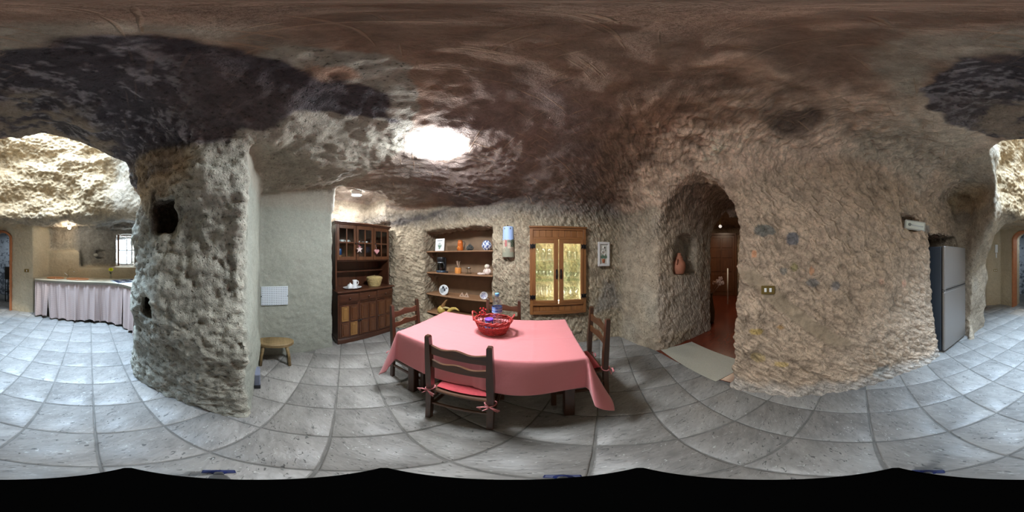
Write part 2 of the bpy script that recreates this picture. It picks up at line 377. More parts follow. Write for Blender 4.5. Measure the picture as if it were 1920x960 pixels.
# bluish-grey and pale patches on the jamb of the arch, dark lower smears on the back wall
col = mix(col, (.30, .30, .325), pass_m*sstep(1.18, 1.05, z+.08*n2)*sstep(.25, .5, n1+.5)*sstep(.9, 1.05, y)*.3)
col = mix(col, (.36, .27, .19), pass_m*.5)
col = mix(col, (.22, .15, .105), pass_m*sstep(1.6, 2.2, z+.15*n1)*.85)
col = mix(col, (.17, .165, .165), back_m*region([(1.25, .75), (1.38, 1.0), (1.58, .95), (1.62, .55), (1.2, .5)], x, z, .08, .08, 6., 5)*.55)
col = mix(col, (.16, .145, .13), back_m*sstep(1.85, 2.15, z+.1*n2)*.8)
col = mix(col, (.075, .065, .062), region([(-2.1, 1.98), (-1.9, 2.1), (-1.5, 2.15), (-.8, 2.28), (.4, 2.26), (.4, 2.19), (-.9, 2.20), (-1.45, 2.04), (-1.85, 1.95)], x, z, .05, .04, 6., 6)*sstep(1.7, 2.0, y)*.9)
# grey-blue rock beyond the hall doorway
hall_back = sstep(-4.75, -4.85, y)
col = mix(col, (.33, .36, .40), hall_back)
col = mix(col, (.07, .08, .10), hall_back*sstep(.35, .6, fbm(p+60, 9., 4, .65)+.45*sstep(1.3, .6, z))*.85)
# inside of the shelf niche is painted brown, inside of the glass cabinet pale ochre
u_b = (x+.845)*math.cos(WB)+(y-2.455)*math.sin(WB); o_b = -((x+.845)*-math.sin(WB)+(y-2.455)*math.cos(WB))
nic = sstep(.56, .54, np.abs(u_b))*sstep(-.10, -.14, o_b)*sstep(1.9, 1.86, z)
col = mix(col, (.16, .095, .055), nic*sstep(-.28, -.33, o_b))
cabm = sstep(.39, .37, np.abs(u_b-1.49))*sstep(-.03, -.06, o_b)*sstep(.5, .53, z)*sstep(1.82, 1.79, z)
col = mix(col, (.60, .53, .34), cabm)
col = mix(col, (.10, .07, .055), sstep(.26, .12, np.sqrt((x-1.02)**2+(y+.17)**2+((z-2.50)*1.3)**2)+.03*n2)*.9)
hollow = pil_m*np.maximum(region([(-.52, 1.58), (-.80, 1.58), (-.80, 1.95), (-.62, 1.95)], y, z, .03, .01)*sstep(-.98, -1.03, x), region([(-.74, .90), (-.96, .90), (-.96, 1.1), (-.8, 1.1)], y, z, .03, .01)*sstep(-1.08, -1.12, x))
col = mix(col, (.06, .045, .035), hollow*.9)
var = (1+.16*n1+.20*n2+.14*n3)*(1-.25*right_m*sstep(.12, .0, mk))*(1-.2*back_m*sstep(.12, 0, mb))*(1-.22*pil_m*sstep(0, .12, pit))  # tool-mark crevices and pits darkened, shade painted into the colour
col = col*(1.32-.45*shaft_m)[:, None]
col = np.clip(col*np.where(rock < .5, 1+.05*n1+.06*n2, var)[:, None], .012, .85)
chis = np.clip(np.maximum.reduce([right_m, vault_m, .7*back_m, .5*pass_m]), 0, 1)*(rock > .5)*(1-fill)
# ------------------------------------------------------------------ materials: helpers
def nt(name):
    m = bpy.data.materials.new(name); m.use_nodes = True
    t = m.node_tree; b = t.nodes['Principled BSDF']; return m, t, b
def node(t, typ, **kw):
    n = t.nodes.new(typ)
    for k, v in kw.items():
        if k in n.inputs: n.inputs[k].default_value = v
        else: setattr(n, k, v)
    return n
def rock_material():
    m, t, b = nt('rock'); L = t.links.new
    at = node(t, 'ShaderNodeAttribute', attribute_name='Col')
    ge = node(t, 'ShaderNodeNewGeometry'); P_ = ge.outputs['Position']
    def noise(sc, det, ro=.6, vec=P_, di=0.): n_ = node(t, 'ShaderNodeTexNoise', Scale=sc, Detail=det, Roughness=ro, Distortion=di); L(vec, n_.inputs['Vector']); return n_.outputs['Fac']
    def rng(v, a0, a1, b0, b1): r_ = node(t, 'ShaderNodeMapRange'); L(v, r_.inputs['Value']); [r_.inputs[k].__setattr__('default_value', q) for k, q in zip(('From Min', 'From Max', 'To Min', 'To Max'), (a0, a1, b0, b1))]; return r_.outputs['Result']
    def ma(op, a_, b_, c_=None):
        n_ = node(t, 'ShaderNodeMath', operation=op)
        for k, q in enumerate((a_, b_, c_)):
            if q is None: continue
            if hasattr(q, 'is_linked') or hasattr(q, 'links'): L(q, n_.inputs[k])
            else: n_.inputs[k].default_value = q
        return n_.outputs[0]
    def dot(v): n_ = node(t, 'ShaderNodeVectorMath', operation='DOT_PRODUCT'); L(P_, n_.inputs[0]); n_.inputs[1].default_value = v; return n_.outputs['Value']
    def comb(a_, b_, c_): n_ = node(t, 'ShaderNodeCombineXYZ'); [L(q, n_.inputs[k]) for k, q in enumerate((a_, b_, c_))]; return n_.outputs[0]
    fine, mid = noise(42., 5., .68), noise(10., 8., .72)
    ar = node(t, 'ShaderNodeAttribute', attribute_name='Rock').outputs['Fac']
    ch = node(t, 'ShaderNodeAttribute', attribute_name='Chisel').outputs['Fac']
    ce = node(t, 'ShaderNodeAttribute', attribute_name='Ceil').outputs['Fac']
    # slanting tool marks: long cells across the wall
    wob = noise(5., 3.)
    lv = ma('MULTIPLY_ADD', wob, .10, dot((.30, -.30, -.90))); sv_ = ma('MULTIPLY_ADD', wob, .08, dot((.64, -.64, .42)))
    vo = node(t, 'ShaderNodeTexVoronoi', feature='F1', Scale=1.); L(comb(ma('MULTIPLY', lv, 11.), ma('MULTIPLY', sv_, 36.), dot((4., 4., 0))), vo.inputs['Vector'])
    cell = vo.outputs['Distance']
    # scattered straw-like scratches on the ceiling, in two directions
    s1 = noise(1., 2., .5, comb(dot((2.6, 2.2, 0)), dot((-33., 40., 0)), dot((0, 0, 9.)))); s2 = noise(1., 2., .5, comb(dot((2.2, -3.0, 0)), dot((44., 30., 0)), dot((0, 0, 9.)))) 
    sc1 = ma('MULTIPLY', ma('MAXIMUM', rng(s1, .635, .70, 0, 1), rng(s2, .645, .71, 0, 1)), ce)
    k1 = ma('MULTIPLY', rng(fine, .3, .7, .80, 1.2), rng(mid, .3, .7, .80, 1.2))
    k2 = node(t, 'ShaderNodeMix', data_type='FLOAT'); L(ar, k2.inputs[0]); L(rng(fine, .3, .7, .88, 1.1), k2.inputs[2]); L(k1, k2.inputs[3])
    k3 = ma('MULTIPLY', k2.outputs[0], ma('SUBTRACT', 1., ma('MULTIPLY', ch, rng(cell, .45, .95, 0, .38))))  # edges of the tool-mark cells darkened as painted crevice shade
    mu = node(t, 'ShaderNodeMix', data_type='RGBA', blend_type='MULTIPLY'); mu.inputs['Factor'].default_value = 1
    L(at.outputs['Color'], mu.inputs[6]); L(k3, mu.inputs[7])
    pits = ma('MULTIPLY', rng(noise(48., 2.5, .55), .61, .70, 0, 1), ma('SUBTRACT', ar, ce))
    mx = node(t, 'ShaderNodeMix', data_type='RGBA'); L(ma('MULTIPLY', sc1, .65), mx.inputs['Factor']); L(mu.outputs[2], mx.inputs[6]); mx.inputs[7].default_value = (.42, .29, .20, 1)
    mp_ = node(t, 'ShaderNodeMix', data_type='RGBA', blend_type='MULTIPLY'); L(ma('MULTIPLY', ma('MULTIPLY', pits, .55), ma('MULTIPLY_ADD', ch, -.45, 1.)), mp_.inputs['Factor']); L(mx.outputs[2], mp_.inputs[6]); mp_.inputs[7].default_value = (.22, .20, .18, 1)
    L(mp_.outputs[2], b.inputs['Base Color'])
    n80 = noise(85., 4.)
    hgt = ma('ADD', ma('MULTIPLY', ma('ADD', fine, n80), .5), ma('MULTIPLY', mid, .55))
    hgt = ma('SUBTRACT', hgt, ma('MULTIPLY', ma('MULTIPLY', cell, ch), 2.1))
    hgt = ma('SUBTRACT', ma('ADD', hgt, ma('MULTIPLY', sc1, .25)), ma('MULTIPLY', pits, .8))
    bp = node(t, 'ShaderNodeBump', Distance=.028)
    L(ma('MULTIPLY_ADD', ar, .50, .27), bp.inputs['Strength']); L(hgt, bp.inputs['Height']); L(bp.outputs['Normal'], b.inputs['Normal'])
    b.inputs['Roughness'].default_value = .8; b.inputs['Specular IOR Level'].default_value = .3
    return m
M_ROCK = rock_material()
# ------------------------------------------------------------------ split the rock into the parts of the setting
fc = cave_v[cave_q].mean(1); fn = cave_n[cave_q].mean(1)
fx, fy, fz = fc.T
lab = np.full(len(fc), 'wall_back', dtype=object)
lab[(fx > .75) & (fy < 1.95) & (fy > -2.6)] = 'wall_right'
lab[(fx > 1.68) & (fy < 1.9) & (fy > -.8)] = 'wall_passage'
lab[(fx < -1.7) & (fy > -.1)] = 'wall_left'
lab[(fy <= -.02) & (fx < -.7) & (fy > -1.45-.3*(fx+1.2)*-1)] = 'wall_pillar'
lab[(fy < -1.45) & (fx < .6)] = 'wall_kitchen'
lab[(fy < -2.5) & (fx >= .55)] = 'wall_hall'
lab[(fy < -3.95) & (fx > -.75) & (fz < 2.6)] = 'wall_hall'
up_f = fn[:, 2]
lab[(up_f < -.5) & (fz > 1.95) & (fy > -1.9) & (fx < 1.65)] = 'ceiling'
lab[(fz > 2.02) & (fy < -1.35) & (fx < 1.3) & (lab != 'ceiling')] = 'wall_shaft'
keep = ~((fz < -.05))
for name in sorted(set(lab)):
    sel = np.where((lab == name) & keep)[0]
    q = cave_q[sel]; u, inv = np.unique(q, return_inverse=True); q = inv.reshape(-1, 4)
    me = bpy.data.meshes.new(name); me.vertices.add(len(u)); me.vertices.foreach_set('co', cave_v[u].astype(np.float32).ravel())
    me.loops.add(len(q)*4); me.loops.foreach_set('vertex_index', q.astype(np.int32).ravel())
    me.polygons.add(len(q)); me.polygons.foreach_set('loop_start', np.arange(0, len(q)*4, 4, dtype=np.int32))
    me.update(calc_edges=True); me.shade_smooth()
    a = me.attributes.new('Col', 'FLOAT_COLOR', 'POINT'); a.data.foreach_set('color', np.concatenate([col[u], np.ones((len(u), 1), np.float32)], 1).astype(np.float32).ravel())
    a = me.attributes.new('Rock', 'FLOAT', 'POINT'); a.data.foreach_set('value', (rock*(1-.75*fill))[u].astype(np.float32))
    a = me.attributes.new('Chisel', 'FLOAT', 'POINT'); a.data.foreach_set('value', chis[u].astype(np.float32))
    a = me.attributes.new('Ceil', 'FLOAT', 'POINT'); a.data.foreach_set('value', (cm*(1-.85*soot)*(1-grey))[u].astype(np.float32))
    me.materials.append(M_ROCK)
    o = bpy.data.objects.new(name, me); C.objects.link(o); o['kind'] = 'structure'
# ------------------------------------------------------------------ builders
class MB:
    """collects shapes and links them as ONE mesh object"""
    def __init__(s): s.v = []; s.f = []; s.M = Matrix.Identity(4); s.flat = set()
    def at(s, loc=(0, 0, 0), rot=(0, 0, 0)):
        s.M = Matrix.Translation(loc) @ Euler(rot).to_matrix().to_4x4(); return s
    def add(s, vs_, fs, flat=False):
        n = len(s.v); s.v += [tuple(s.M @ Vector(q)) for q in vs_]
        if flat: s.flat |= set(range(len(s.f), len(s.f)+len(fs)))
        s.f += [tuple(i+n for i in f) for f in fs]; return s
    def box(s, x0, x1, y0, y1, z0, z1, b=.003):
        b = min(b, (x1-x0)*.45, (y1-y0)*.45, (z1-z0)*.45)
        lo = (x0, y0, z0); hi = (x1, y1, z1); V = []; ix = {}
        for c in range(8):
            sg = [(c >> k) & 1 for k in range(3)]
            for ax in range(3):
                ix[c, ax] = len(V)
                V.append(tuple((hi[k] if sg[k] else lo[k]) if k == ax else ((hi[k]-b) if sg[k] else (lo[k]+b)) for k in range(3)))
        Fs = []
        def quad(idx, out):
            a, b_, c = (Vector(V[i]) for i in idx[:3])
            Fs.append(tuple(idx) if (b_-a).cross(c-a).dot(out) > 0 else tuple(idx[::-1]))
        for ax in range(3):
            p, q = [k for k in range(3) if k != ax]
            for sd in (0, 1):
                o = Vector((0, 0, 0)); o[ax] = 1 if sd else -1
                quad([ix[(sd << ax) | (i << p) | (j << q), ax] for i, j in ((0, 0), (1, 0), (1, 1), (0, 1))], o)
        for ax in range(3):
            p, q = [k for k in range(3) if k != ax]
            for i in (0, 1):
                for j in (0, 1):
                    a0 = (i << p) | (j << q); a1 = a0 | (1 << ax); o = Vector((0, 0, 0)); o[p] = 1 if i else -1; o[q] = 1 if j else -1
                    quad([ix[a0, p], ix[a1, p], ix[a1, q], ix[a0, q]], o)
        for c in range(8):
            o = Vector([1 if (c >> k) & 1 else -1 for k in range(3)]); quad([ix[c, 0], ix[c, 1], ix[c, 2]], o)
        return s.add(V, Fs, flat=True)
    def lathe(s, prof, n=24, sx=1., sy=1., cap=True):
        V = []; Fs = []
        for r, z_ in prof:
            for i in range(n): a = 2*PI*i/n; V.append((r*math.cos(a)*sx, r*math.sin(a)*sy, z_))
        for k in range(len(prof)-1):
            for i in range(n): j = (i+1) % n; Fs.append((k*n+i, k*n+j, (k+1)*n+j, (k+1)*n+i))
        if cap:
            if prof[0][0] > 1e-5: Fs.append(tuple(range(n))[::-1])
            if prof[-1][0] > 1e-5: Fs.append(tuple(range((len(prof)-1)*n, len(prof)*n)))
        return s.add(V, Fs)
    def tube(s, pts, r, n=8, cap=True, closed=False, flat=1.):
        pts = [Vector(q) for q in pts]; m = len(pts); rr = r if hasattr(r, '__len__') else [r]*m
        V = []; Fs = []; up = None
        for k in range(m):
            t = (pts[(k+1) % m]-pts[k-1]) if closed else (pts[min(k+1, m-1)]-pts[max(k-1, 0)])
            t.normalize()
            if up is None: up = Vector((0, 0, 1)) if abs(t.z) < .9 else Vector((1, 0, 0))
            a = (up-t*up.dot(t)).normalized(); up = a; b = t.cross(a)
            for i in range(n): q = 2*PI*i/n; V.append(pts[k]+(a*math.cos(q)*flat+b*math.sin(q))*rr[k])
        for k in range(m if closed else m-1):
            for i in range(n): j = (i+1) % n; k2 = (k+1) % m; Fs.append((k*n+i, k*n+j, k2*n+j, k2*n+i))
        if cap and not closed: Fs.append(tuple(range(n))[::-1]); Fs.append(tuple(range((m-1)*n, m*n)))
        return s.add(V, Fs)
    def prism(s, out, z0, z1, b=0.):
        """outline (counter-clockwise) raised from z0 to z1"""
        n = len(out); c = Vector((sum(q[0] for q in out)/n, sum(q[1] for q in out)/n)); rings = [(0, z0)]
        rings += [(0, z1-b), (b, z1)] if b else [(0, z1)]
        V = []
        for ins, z_ in rings:
            for q in out:
                d = c-Vector(q[:2]); d = d.normalized()*ins if ins else Vector((0, 0)); V.append((q[0]+d.x, q[1]+d.y, z_))
        Fs = [tuple(range(n))[::-1]]
        for k in range(len(rings)-1):
            for i in range(n): j = (i+1) % n; Fs.append((k*n+i, k*n+j, (k+1)*n+j, (k+1)*n+i))
        Fs.append(tuple(range((len(rings)-1)*n, len(rings)*n))); return s.add(V, Fs, flat=True)
    def grid(s, fn, nu, nv, cu=False):
        V = [fn(i/nu, j/nv) for j in range(nv+1) for i in range(nu+1)]; w = nu+1
        return s.add(V, [(j*w+i, j*w+i+1, (j+1)*w+i+1, (j+1)*w+i) for j in range(nv) for i in range(nu)])
    def ball(s, r, n=12, m=8, sx=1, sy=1, sz=1):
        return s.lathe([(max(r*math.sin(PI*k/m)*1., 1e-6), -r*math.cos(PI*k/m)*sz) for k in range(m+1)], n, sx, sy, cap=False)
    def mesh(s, name, mat):
        me = bpy.data.meshes.new(name); me.from_pydata(s.v, [], s.f); me.update()
        me.polygons.foreach_set('use_smooth', [i not in s.flat for i in range(len(s.f))])
        for m_ in (mat if isinstance(mat, (list, tuple)) else [mat]): me.materials.append(m_)
        return me
    def build(s, name, mat, parent=None, loc=None, rot=None):
        o = bpy.data.objects.new(name, s.mesh(name, mat)); C.objects.link(o)
        if parent: o.parent = parent
        if loc: o.location = loc
        if rot: o.rotation_euler = rot
        return o
def tag(o, label, cat, group=None, kind=None):
    if label: o['label'] = label
    if cat: o['category'] = cat
    if group: o['group'] = group
    if kind: o['kind'] = kind
    return o
def thing(name, label, cat, loc, rz=0., group=None):
    o = bpy.data.objects.new(name, None); C.objects.link(o); o.location = loc; o.rotation_euler = (0, 0, rz); o.empty_display_size = .05
    return tag(o, label, cat, group)
def struct(o): o['kind'] = 'structure'; return o
def copy_thing(src, loc, rz, label=None, group=None):
    r = src.copy(); C.objects.link(r); r.location = loc; r.rotation_euler = (0, 0, rz)
    if label: r['label'] = label
    if group: r['group'] = group
    for ch in list(src.children):
        c = ch.copy(); C.objects.link(c); c.parent = r
        for g in list(ch.children):
            d = g.copy(); C.objects.link(d); d.parent = c
    return r
def az(px): return (px-960)/1920*2*PI
def ep(py): return (480-py)/960*PI
def at_z(px, py, z_):
    """the point at height z_ on the line of sight measured at that spot of the photograph"""
    d = (z_-H0)/math.tan(ep(py)); return Vector((d*math.sin(az(px)), d*math.cos(az(px)), z_))
def at_d(px, d, z_=0.): return Vector((d*math.sin(az(px)), d*math.cos(az(px)), z_))
def ub(px, off=0.):
    """place u along the back wall seen at column px, off metres out from the wall"""
    p0 = back(0, off); dx, dy = math.sin(az(px)), math.cos(az(px)); c, n = math.cos(WB), math.sin(WB)
    return (p0.x*dy-p0.y*dx)/(n*dx-c*dy)
# ------------------------------------------------------------------ materials
def plain(name, c, rough=.6, metal=0., var=.0, scale=20., bump=0., bscale=60., spec=.5, coat=0., emit=None, es=1., sheen=0., trans=0.):
    m, t, b = nt(name); L = t.links.new
    b.inputs['Roughness'].default_value = rough; b.inputs['Metallic'].default_value = metal; b.inputs['Specular IOR Level'].default_value = spec
    b.inputs['Coat Weight'].default_value = coat; b.inputs['Sheen Weight'].default_value = sheen; b.inputs['Transmission Weight'].default_value = trans
    b.inputs['Base Color'].default_value = (*c, 1)
    tc = node(t, 'ShaderNodeTexCoord')
    if var:
        nn = node(t, 'ShaderNodeTexNoise', Scale=scale, Detail=4.); L(tc.outputs['Object'], nn.inputs['Vector'])
        mr = node(t, 'ShaderNodeMapRange'); L(nn.outputs['Fac'], mr.inputs['Value'])
        mr.inputs['From Min'].default_value = .3; mr.inputs['From Max'].default_value = .7; mr.inputs['To Min'].default_value = 1-var; mr.inputs['To Max'].default_value = 1+var
        mu = node(t, 'ShaderNodeMix', data_type='RGBA', blend_type='MULTIPLY'); mu.inputs['Factor'].default_value = 1; mu.inputs[6].default_value = (*c, 1)
        L(mr.outputs['Result'], mu.inputs[7]); L(mu.outputs[2], b.inputs['Base Color'])
    if bump:
        n2 = node(t, 'ShaderNodeTexNoise', Scale=bscale, Detail=4.); L(tc.outputs['Object'], n2.inputs['Vector'])
        bp = node(t, 'ShaderNodeBump', Distance=.01, Strength=bump); L(n2.outputs['Fac'], bp.inputs['Height']); L(bp.outputs['Normal'], b.inputs['Normal'])
    if emit: b.inputs['Emission Color'].default_value = (*emit, 1); b.inputs['Emission Strength'].default_value = es
    return m
def wood(name, c1, c2, axis=2, rough=.45, scale=14., coat=.15, stretch=9.):
    m, t, b = nt(name); L = t.links.new
    tc = node(t, 'ShaderNodeTexCoord'); mp = node(t, 'ShaderNodeMapping'); L(tc.outputs['Object'], mp.inputs['Vector'])
    sc = [1., 1., 1.]; sc[axis] = 1/stretch; mp.inputs['Scale'].default_value = sc
    nn = node(t, 'ShaderNodeTexNoise', Scale=scale, Detail=6., Roughness=.6, Distortion=1.2); L(mp.outputs['Vector'], nn.inputs['Vector'])
    n3_ = node(t, 'ShaderNodeTexNoise', Scale=scale*6, Detail=3.); L(mp.outputs['Vector'], n3_.inputs['Vector'])
    ad = node(t, 'ShaderNodeMath', operation='MULTIPLY_ADD'); L(n3_.outputs['Fac'], ad.inputs[0]); ad.inputs[1].default_value = .35; L(nn.outputs['Fac'], ad.inputs[2])
    cr = node(t, 'ShaderNodeValToRGB'); L(ad.outputs[0], cr.inputs['Fac']); e = cr.color_ramp.elements
    e[0].position = .45; e[0].color = (*c1, 1); e[1].position = .9; e[1].color = (*c2, 1)
    L(cr.outputs['Color'], b.inputs['Base Color'])
    bp = node(t, 'ShaderNodeBump', Distance=.004, Strength=.25); L(ad.outputs[0], bp.inputs['Height']); L(bp.outputs['Normal'], b.inputs['Normal'])
    b.inputs['Roughness'].default_value = rough; b.inputs['Coat Weight'].default_value = coat; b.inputs['Coat Roughness'].default_value = .25
    return m
def glass(name, tint=(1, 1, 1), rough=.03, fac=1.45, base=.0):
    """thin clear glass: see-through with a fresnel gloss"""
    m = bpy.data.materials.new(name); m.use_nodes = True; t = m.node_tree; t.nodes.clear(); L = t.links.new
    out = node(t, 'ShaderNodeOutputMaterial'); tr = node(t, 'ShaderNodeBsdfTransparent'); tr.inputs['Color'].default_value = (*tint, 1)
    gl = node(t, 'ShaderNodeBsdfGlossy'); gl.inputs['Roughness'].default_value = rough
    fr = node(t, 'ShaderNodeLayerWeight', Blend=.5); mx = node(t, 'ShaderNodeMixShader')
    pw_ = node(t, 'ShaderNodeMath', operation='POWER'); L(fr.outputs['Facing'], pw_.inputs[0]); pw_.inputs[1].default_value = 4.
    ad = node(t, 'ShaderNodeMath', operation='MULTIPLY_ADD', use_clamp=True); L(pw_.outputs[0], ad.inputs[0]); ad.inputs[1].default_value = .55*(fac-1)/.45; ad.inputs[2].default_value = .03+base
    L(ad.outputs[0], mx.inputs['Fac']); L(tr.outputs[0], mx.inputs[1]); L(gl.outputs[0], mx.inputs[2]); L(mx.outputs[0], out.inputs['Surface'])
    return m
def vcol(name, rough=.6, bump=0.):
    m, t, b = nt(name); a = node(t, 'ShaderNodeAttribute', attribute_name='Col'); t.links.new(a.outputs['Color'], b.inputs['Base Color']); b.inputs['Roughness'].default_value = rough
    return m
def paint(o, fn):
    """colour the vertices of a painted object from fn(x, y, z)"""
    me = o.data; a = me.attributes.new('Col', 'FLOAT_COLOR', 'POINT')
    for i, v in enumerate(me.vertices): a.data[i].color = (*fn(*v.co), 1)
M_HUTCH = wood('hutch_wood', (.040, .013, .007), (.105, .038, .017), 2, .38, 10., .3)
M_HUTCHX = wood('hutch_wood_across', (.040, .013, .007), (.105, .038, .017), 0, .38, 10., .3)
M_PANEL = wood('hutch_panel_wood', (.075, .025, .010), (.15, .058, .022), 2, .38, 12., .3)
M_PANELY = wood('hutch_panel_wood_pale', (.20, .095, .026), (.33, .17, .055), 2, .38, 12., .3)
M_CHAIR = wood('chair_wood', (.036, .013, .007), (.090, .034, .014), 2, .38, 14., .35)
M_CHAIRX = wood('chair_wood_across', (.048, .018, .008), (.12, .048, .019), 0, .38, 14., .35)
M_CAB = wood('cabinet_wood', (.17, .064, .019), (.30, .128, .042), 2, .42, 12., .2)
M_CABX = wood('cabinet_wood_across', (.16, .060, .018), (.28, .118, .038), 0, .42, 12., .2)
M_SHELF = wood('shelf_wood', (.19, .095, .048), (.32, .17, .085), 0, .5, 10., .1)
M_STOOL = wood('stool_wood', (.13, .085, .035), (.30, .21, .10), 1, .6, 9., 0.)
M_STOOLD = wood('stool_wood_dark', (.045, .030, .016), (.14, .085, .035), 2, .6, 9., 0.)
M_BLACK = plain('black_plastic', (.012, .013, .016), .35)
M_IRON = plain('black_iron', (.012, .012, .014), .45, .6)
M_WHITE = plain('white_ceramic', (.80, .82, .84), .25, coat=.4)
M_WHITEP = plain('white_paint', (.78, .77, .75), .5)
M_GLASS = glass('clear_glass', (.97, 1., .985), .02, 1.45)
M_PANE = glass('window_glass', (.96, .98, .97), .02, 1.35)
M_TUMB = glass('glassware', (.97, .98, .975), .12, 1.6, .05)
M_BRASS = plain('brass', (.28, .19, .06), .35, .8)
M_CHROME = plain('chrome', (.75, .75, .77), .15, 1.)
def hit(o, d, r=.035):
    """distance from o along d to the rock"""
    o = np.array(o, np.float32); d = np.array(Vector(d).normalized(), np.float32); rel = cave_v-o; t = rel@d
    s_ = (t > 0) & ((rel*rel).sum(1)-t*t < r*r)
    return float(t[s_].min()) if s_.any() else 0.
def on_back(u, z_, r=.05, lift=.0):
    """point on the back wall at u, z"""
    o = back(u, .5, z_); d = back(u, -.5, z_)-o; t = hit(o, d, r); return o+d.normalized()*(t-lift)
def on_ray(px, py, r=.03):
    """point where the line of sight meets the rock"""
    d = Vector((math.sin(az(px))*math.cos(ep(py)), math.cos(az(px))*math.cos(ep(py)), math.sin(ep(py)))); return Vector((0, 0, H0))+d*hit((0, 0, H0), d, r), d
# ------------------------------------------------------------------ the floor: tiles laid one by one on a dark bed
M_BED = plain('tile_grout', (.15, .146, .138), .9, var=.25, scale=9., bump=.4, bscale=50.)
def tile_material():
    m, t, b = nt('tile'); L = t.links.new
    tc = node(t, 'ShaderNodeTexCoord'); oi = node(t, 'ShaderNodeObjectInfo')
    ge = node(t, 'ShaderNodeNewGeometry')
    mp = node(t, 'ShaderNodeMapping'); mp.inputs['Rotation'].default_value = (0, 0, .3); mp.inputs['Scale'].default_value = (1., 2.6, 1.); L(ge.outputs['Position'], mp.inputs['Vector'])
    n1_ = node(t, 'ShaderNodeTexNoise', Scale=4.5, Detail=6., Roughness=.62); L(mp.outputs['Vector'], n1_.inputs['Vector'])
    n2_ = node(t, 'ShaderNodeTexNoise', Scale=17., Detail=4., Roughness=.6, Distortion=.6); L(mp.outputs['Vector'], n2_.inputs['Vector'])
    cr = node(t, 'ShaderNodeValToRGB'); e = cr.color_ramp.elements; e[0].position = .32; e[0].color = (.155, .15, .145, 1); e[1].position = .7; e[1].color = (.31, .30, .285, 1)
    ad = node(t, 'ShaderNodeMath', operation='MULTIPLY_ADD'); L(n2_.outputs['Fac'], ad.inputs[0]); ad.inputs[1].default_value = .45
    ad2 = node(t, 'ShaderNodeMath', operation='MULTIPLY_ADD'); L(n1_.outputs['Fac'], ad2.inputs[0]); ad2.inputs[1].default_value = .62; L(ad2.outputs[0], ad.inputs[2]); ad2.inputs[2].default_value = 0.
    rn = node(t, 'ShaderNodeMath', operation='MULTIPLY_ADD'); L(oi.outputs['Random'], rn.inputs[0]); rn.inputs[1].default_value = .14; L(ad.outputs[0], rn.inputs[2])
    sb = node(t, 'ShaderNodeMath', operation='SUBTRACT'); L(rn.outputs[0], sb.inputs[0]); sb.inputs[1].default_value = .07; L(sb.outputs[0], cr.inputs['Fac'])
    # short dents and nicks of the rustic surface
    vo = node(t, 'ShaderNodeTexNoise', Scale=21., Detail=1.5, Distortion=1.6); L(mp.outputs['Vector'], vo.inputs['Vector'])
    vr = node(t, 'ShaderNodeMapRange'); L(vo.outputs['Fac'], vr.inputs['Value']); vr.inputs['From Min'].default_value = .655; vr.inputs['From Max'].default_value = .71
    mx = node(t, 'ShaderNodeMix', data_type='RGBA'); L(vr.outputs['Result'], mx.inputs['Factor']); L(cr.outputs['Color'], mx.inputs[6]); mx.inputs[7].default_value = (.09, .09, .088, 1)
    v2 = node(t, 'ShaderNodeTexNoise', Scale=24., Detail=1.5, Distortion=1.6); 
    mp2 = node(t, 'ShaderNodeMapping'); mp2.inputs['Location'].default_value = (3.3, 7.1, 0); mp2.inputs['Rotation'].default_value = (0, 0, .9); mp2.inputs['Scale'].default_value = (1, 2.4, 1); L(ge.outputs['Position'], mp2.inputs['Vector']); L(mp2.outputs['Vector'], v2.inputs['Vector'])
    vr2 = node(t, 'ShaderNodeMapRange'); L(v2.outputs['Fac'], vr2.inputs['Value']); vr2.inputs['From Min'].default_value = .67; vr2.inputs['From Max'].default_value = .72
    mx2 = node(t, 'ShaderNodeMix', data_type='RGBA'); L(vr2.outputs['Result'], mx2.inputs['Factor']); L(mx.outputs[2], mx2.inputs[6]); mx2.inputs[7].default_value = (.40, .40, .385, 1)
    L(mx2.outputs[2], b.inputs['Base Color'])
    hs = node(t, 'ShaderNodeMath', operation='SUBTRACT'); L(n2_.outputs['Fac'], hs.inputs[0]); L(vr.outputs['Result'], hs.inputs[1])
    bp = node(t, 'ShaderNodeBump', Distance=.006, Strength=.45); L(hs.outputs[0], bp.inputs['Height']); L(bp.outputs['Normal'], b.inputs['Normal'])
    b.inputs['Roughness'].default_value = .42; b.inputs['Specular IOR Level'].default_value = .45
    return m
M_TILE = tile_material()
floor = struct(MB().box(-3.75, 5.75, -6.0, 3.15, -.14, -.007, .001).build('floor', M_BED))
TS = .3332; TA = math.radians(58.5); tu = Vector((math.cos(TA), math.sin(TA))); tv = Vector((-math.sin(TA), math.cos(TA)))
rnd = random.Random(3); tile_meshes = []
for k in range(6):
    h = TS/2-.0034; rim = []; n = 4
    for sd in range(4):
        for i in range(n):
            q = -h+2*h*i/n; a = {0: (q, -h), 1: (h, q), 2: (-q, h), 3: (-h, -q)}[sd]
            j = .0016; rim.append((a[0]+rnd.uniform(-j, j), a[1]+rnd.uniform(-j, j)))
    N = len(rim); V = [(q[0], q[1], -.012) for q in rim]+[(q[0]*.988, q[1]*.988, -.0035) for q in rim]+[(q[0]*.955, q[1]*.955, 0.) for q in rim]
    Fs = [(r_*N+i, r_*N+(i+1) % N, (r_+1)*N+(i+1) % N, (r_+1)*N+i) for r_ in (0, 1) for i in range(N)]+[tuple(range(2*N, 3*N))]
    tile_meshes.append(MB().add(V, Fs).mesh('tile', M_TILE))
tiles = []
for i in range(-22, 22):
    for j in range(-22, 22):
        q = tu*(-.0655+(i+.5)*TS)+tv*(.0259+(j+.5)*TS); X = np.array([q.x], np.float32); Y = np.array([q.y], np.float32)
        d = min(poly_sd(X, Y, P_)[0] for P_ in (D, S_POLY, K))
        if d < .10: tiles.append((q.length, q, d))
tiles.sort(key=lambda a: a[0])
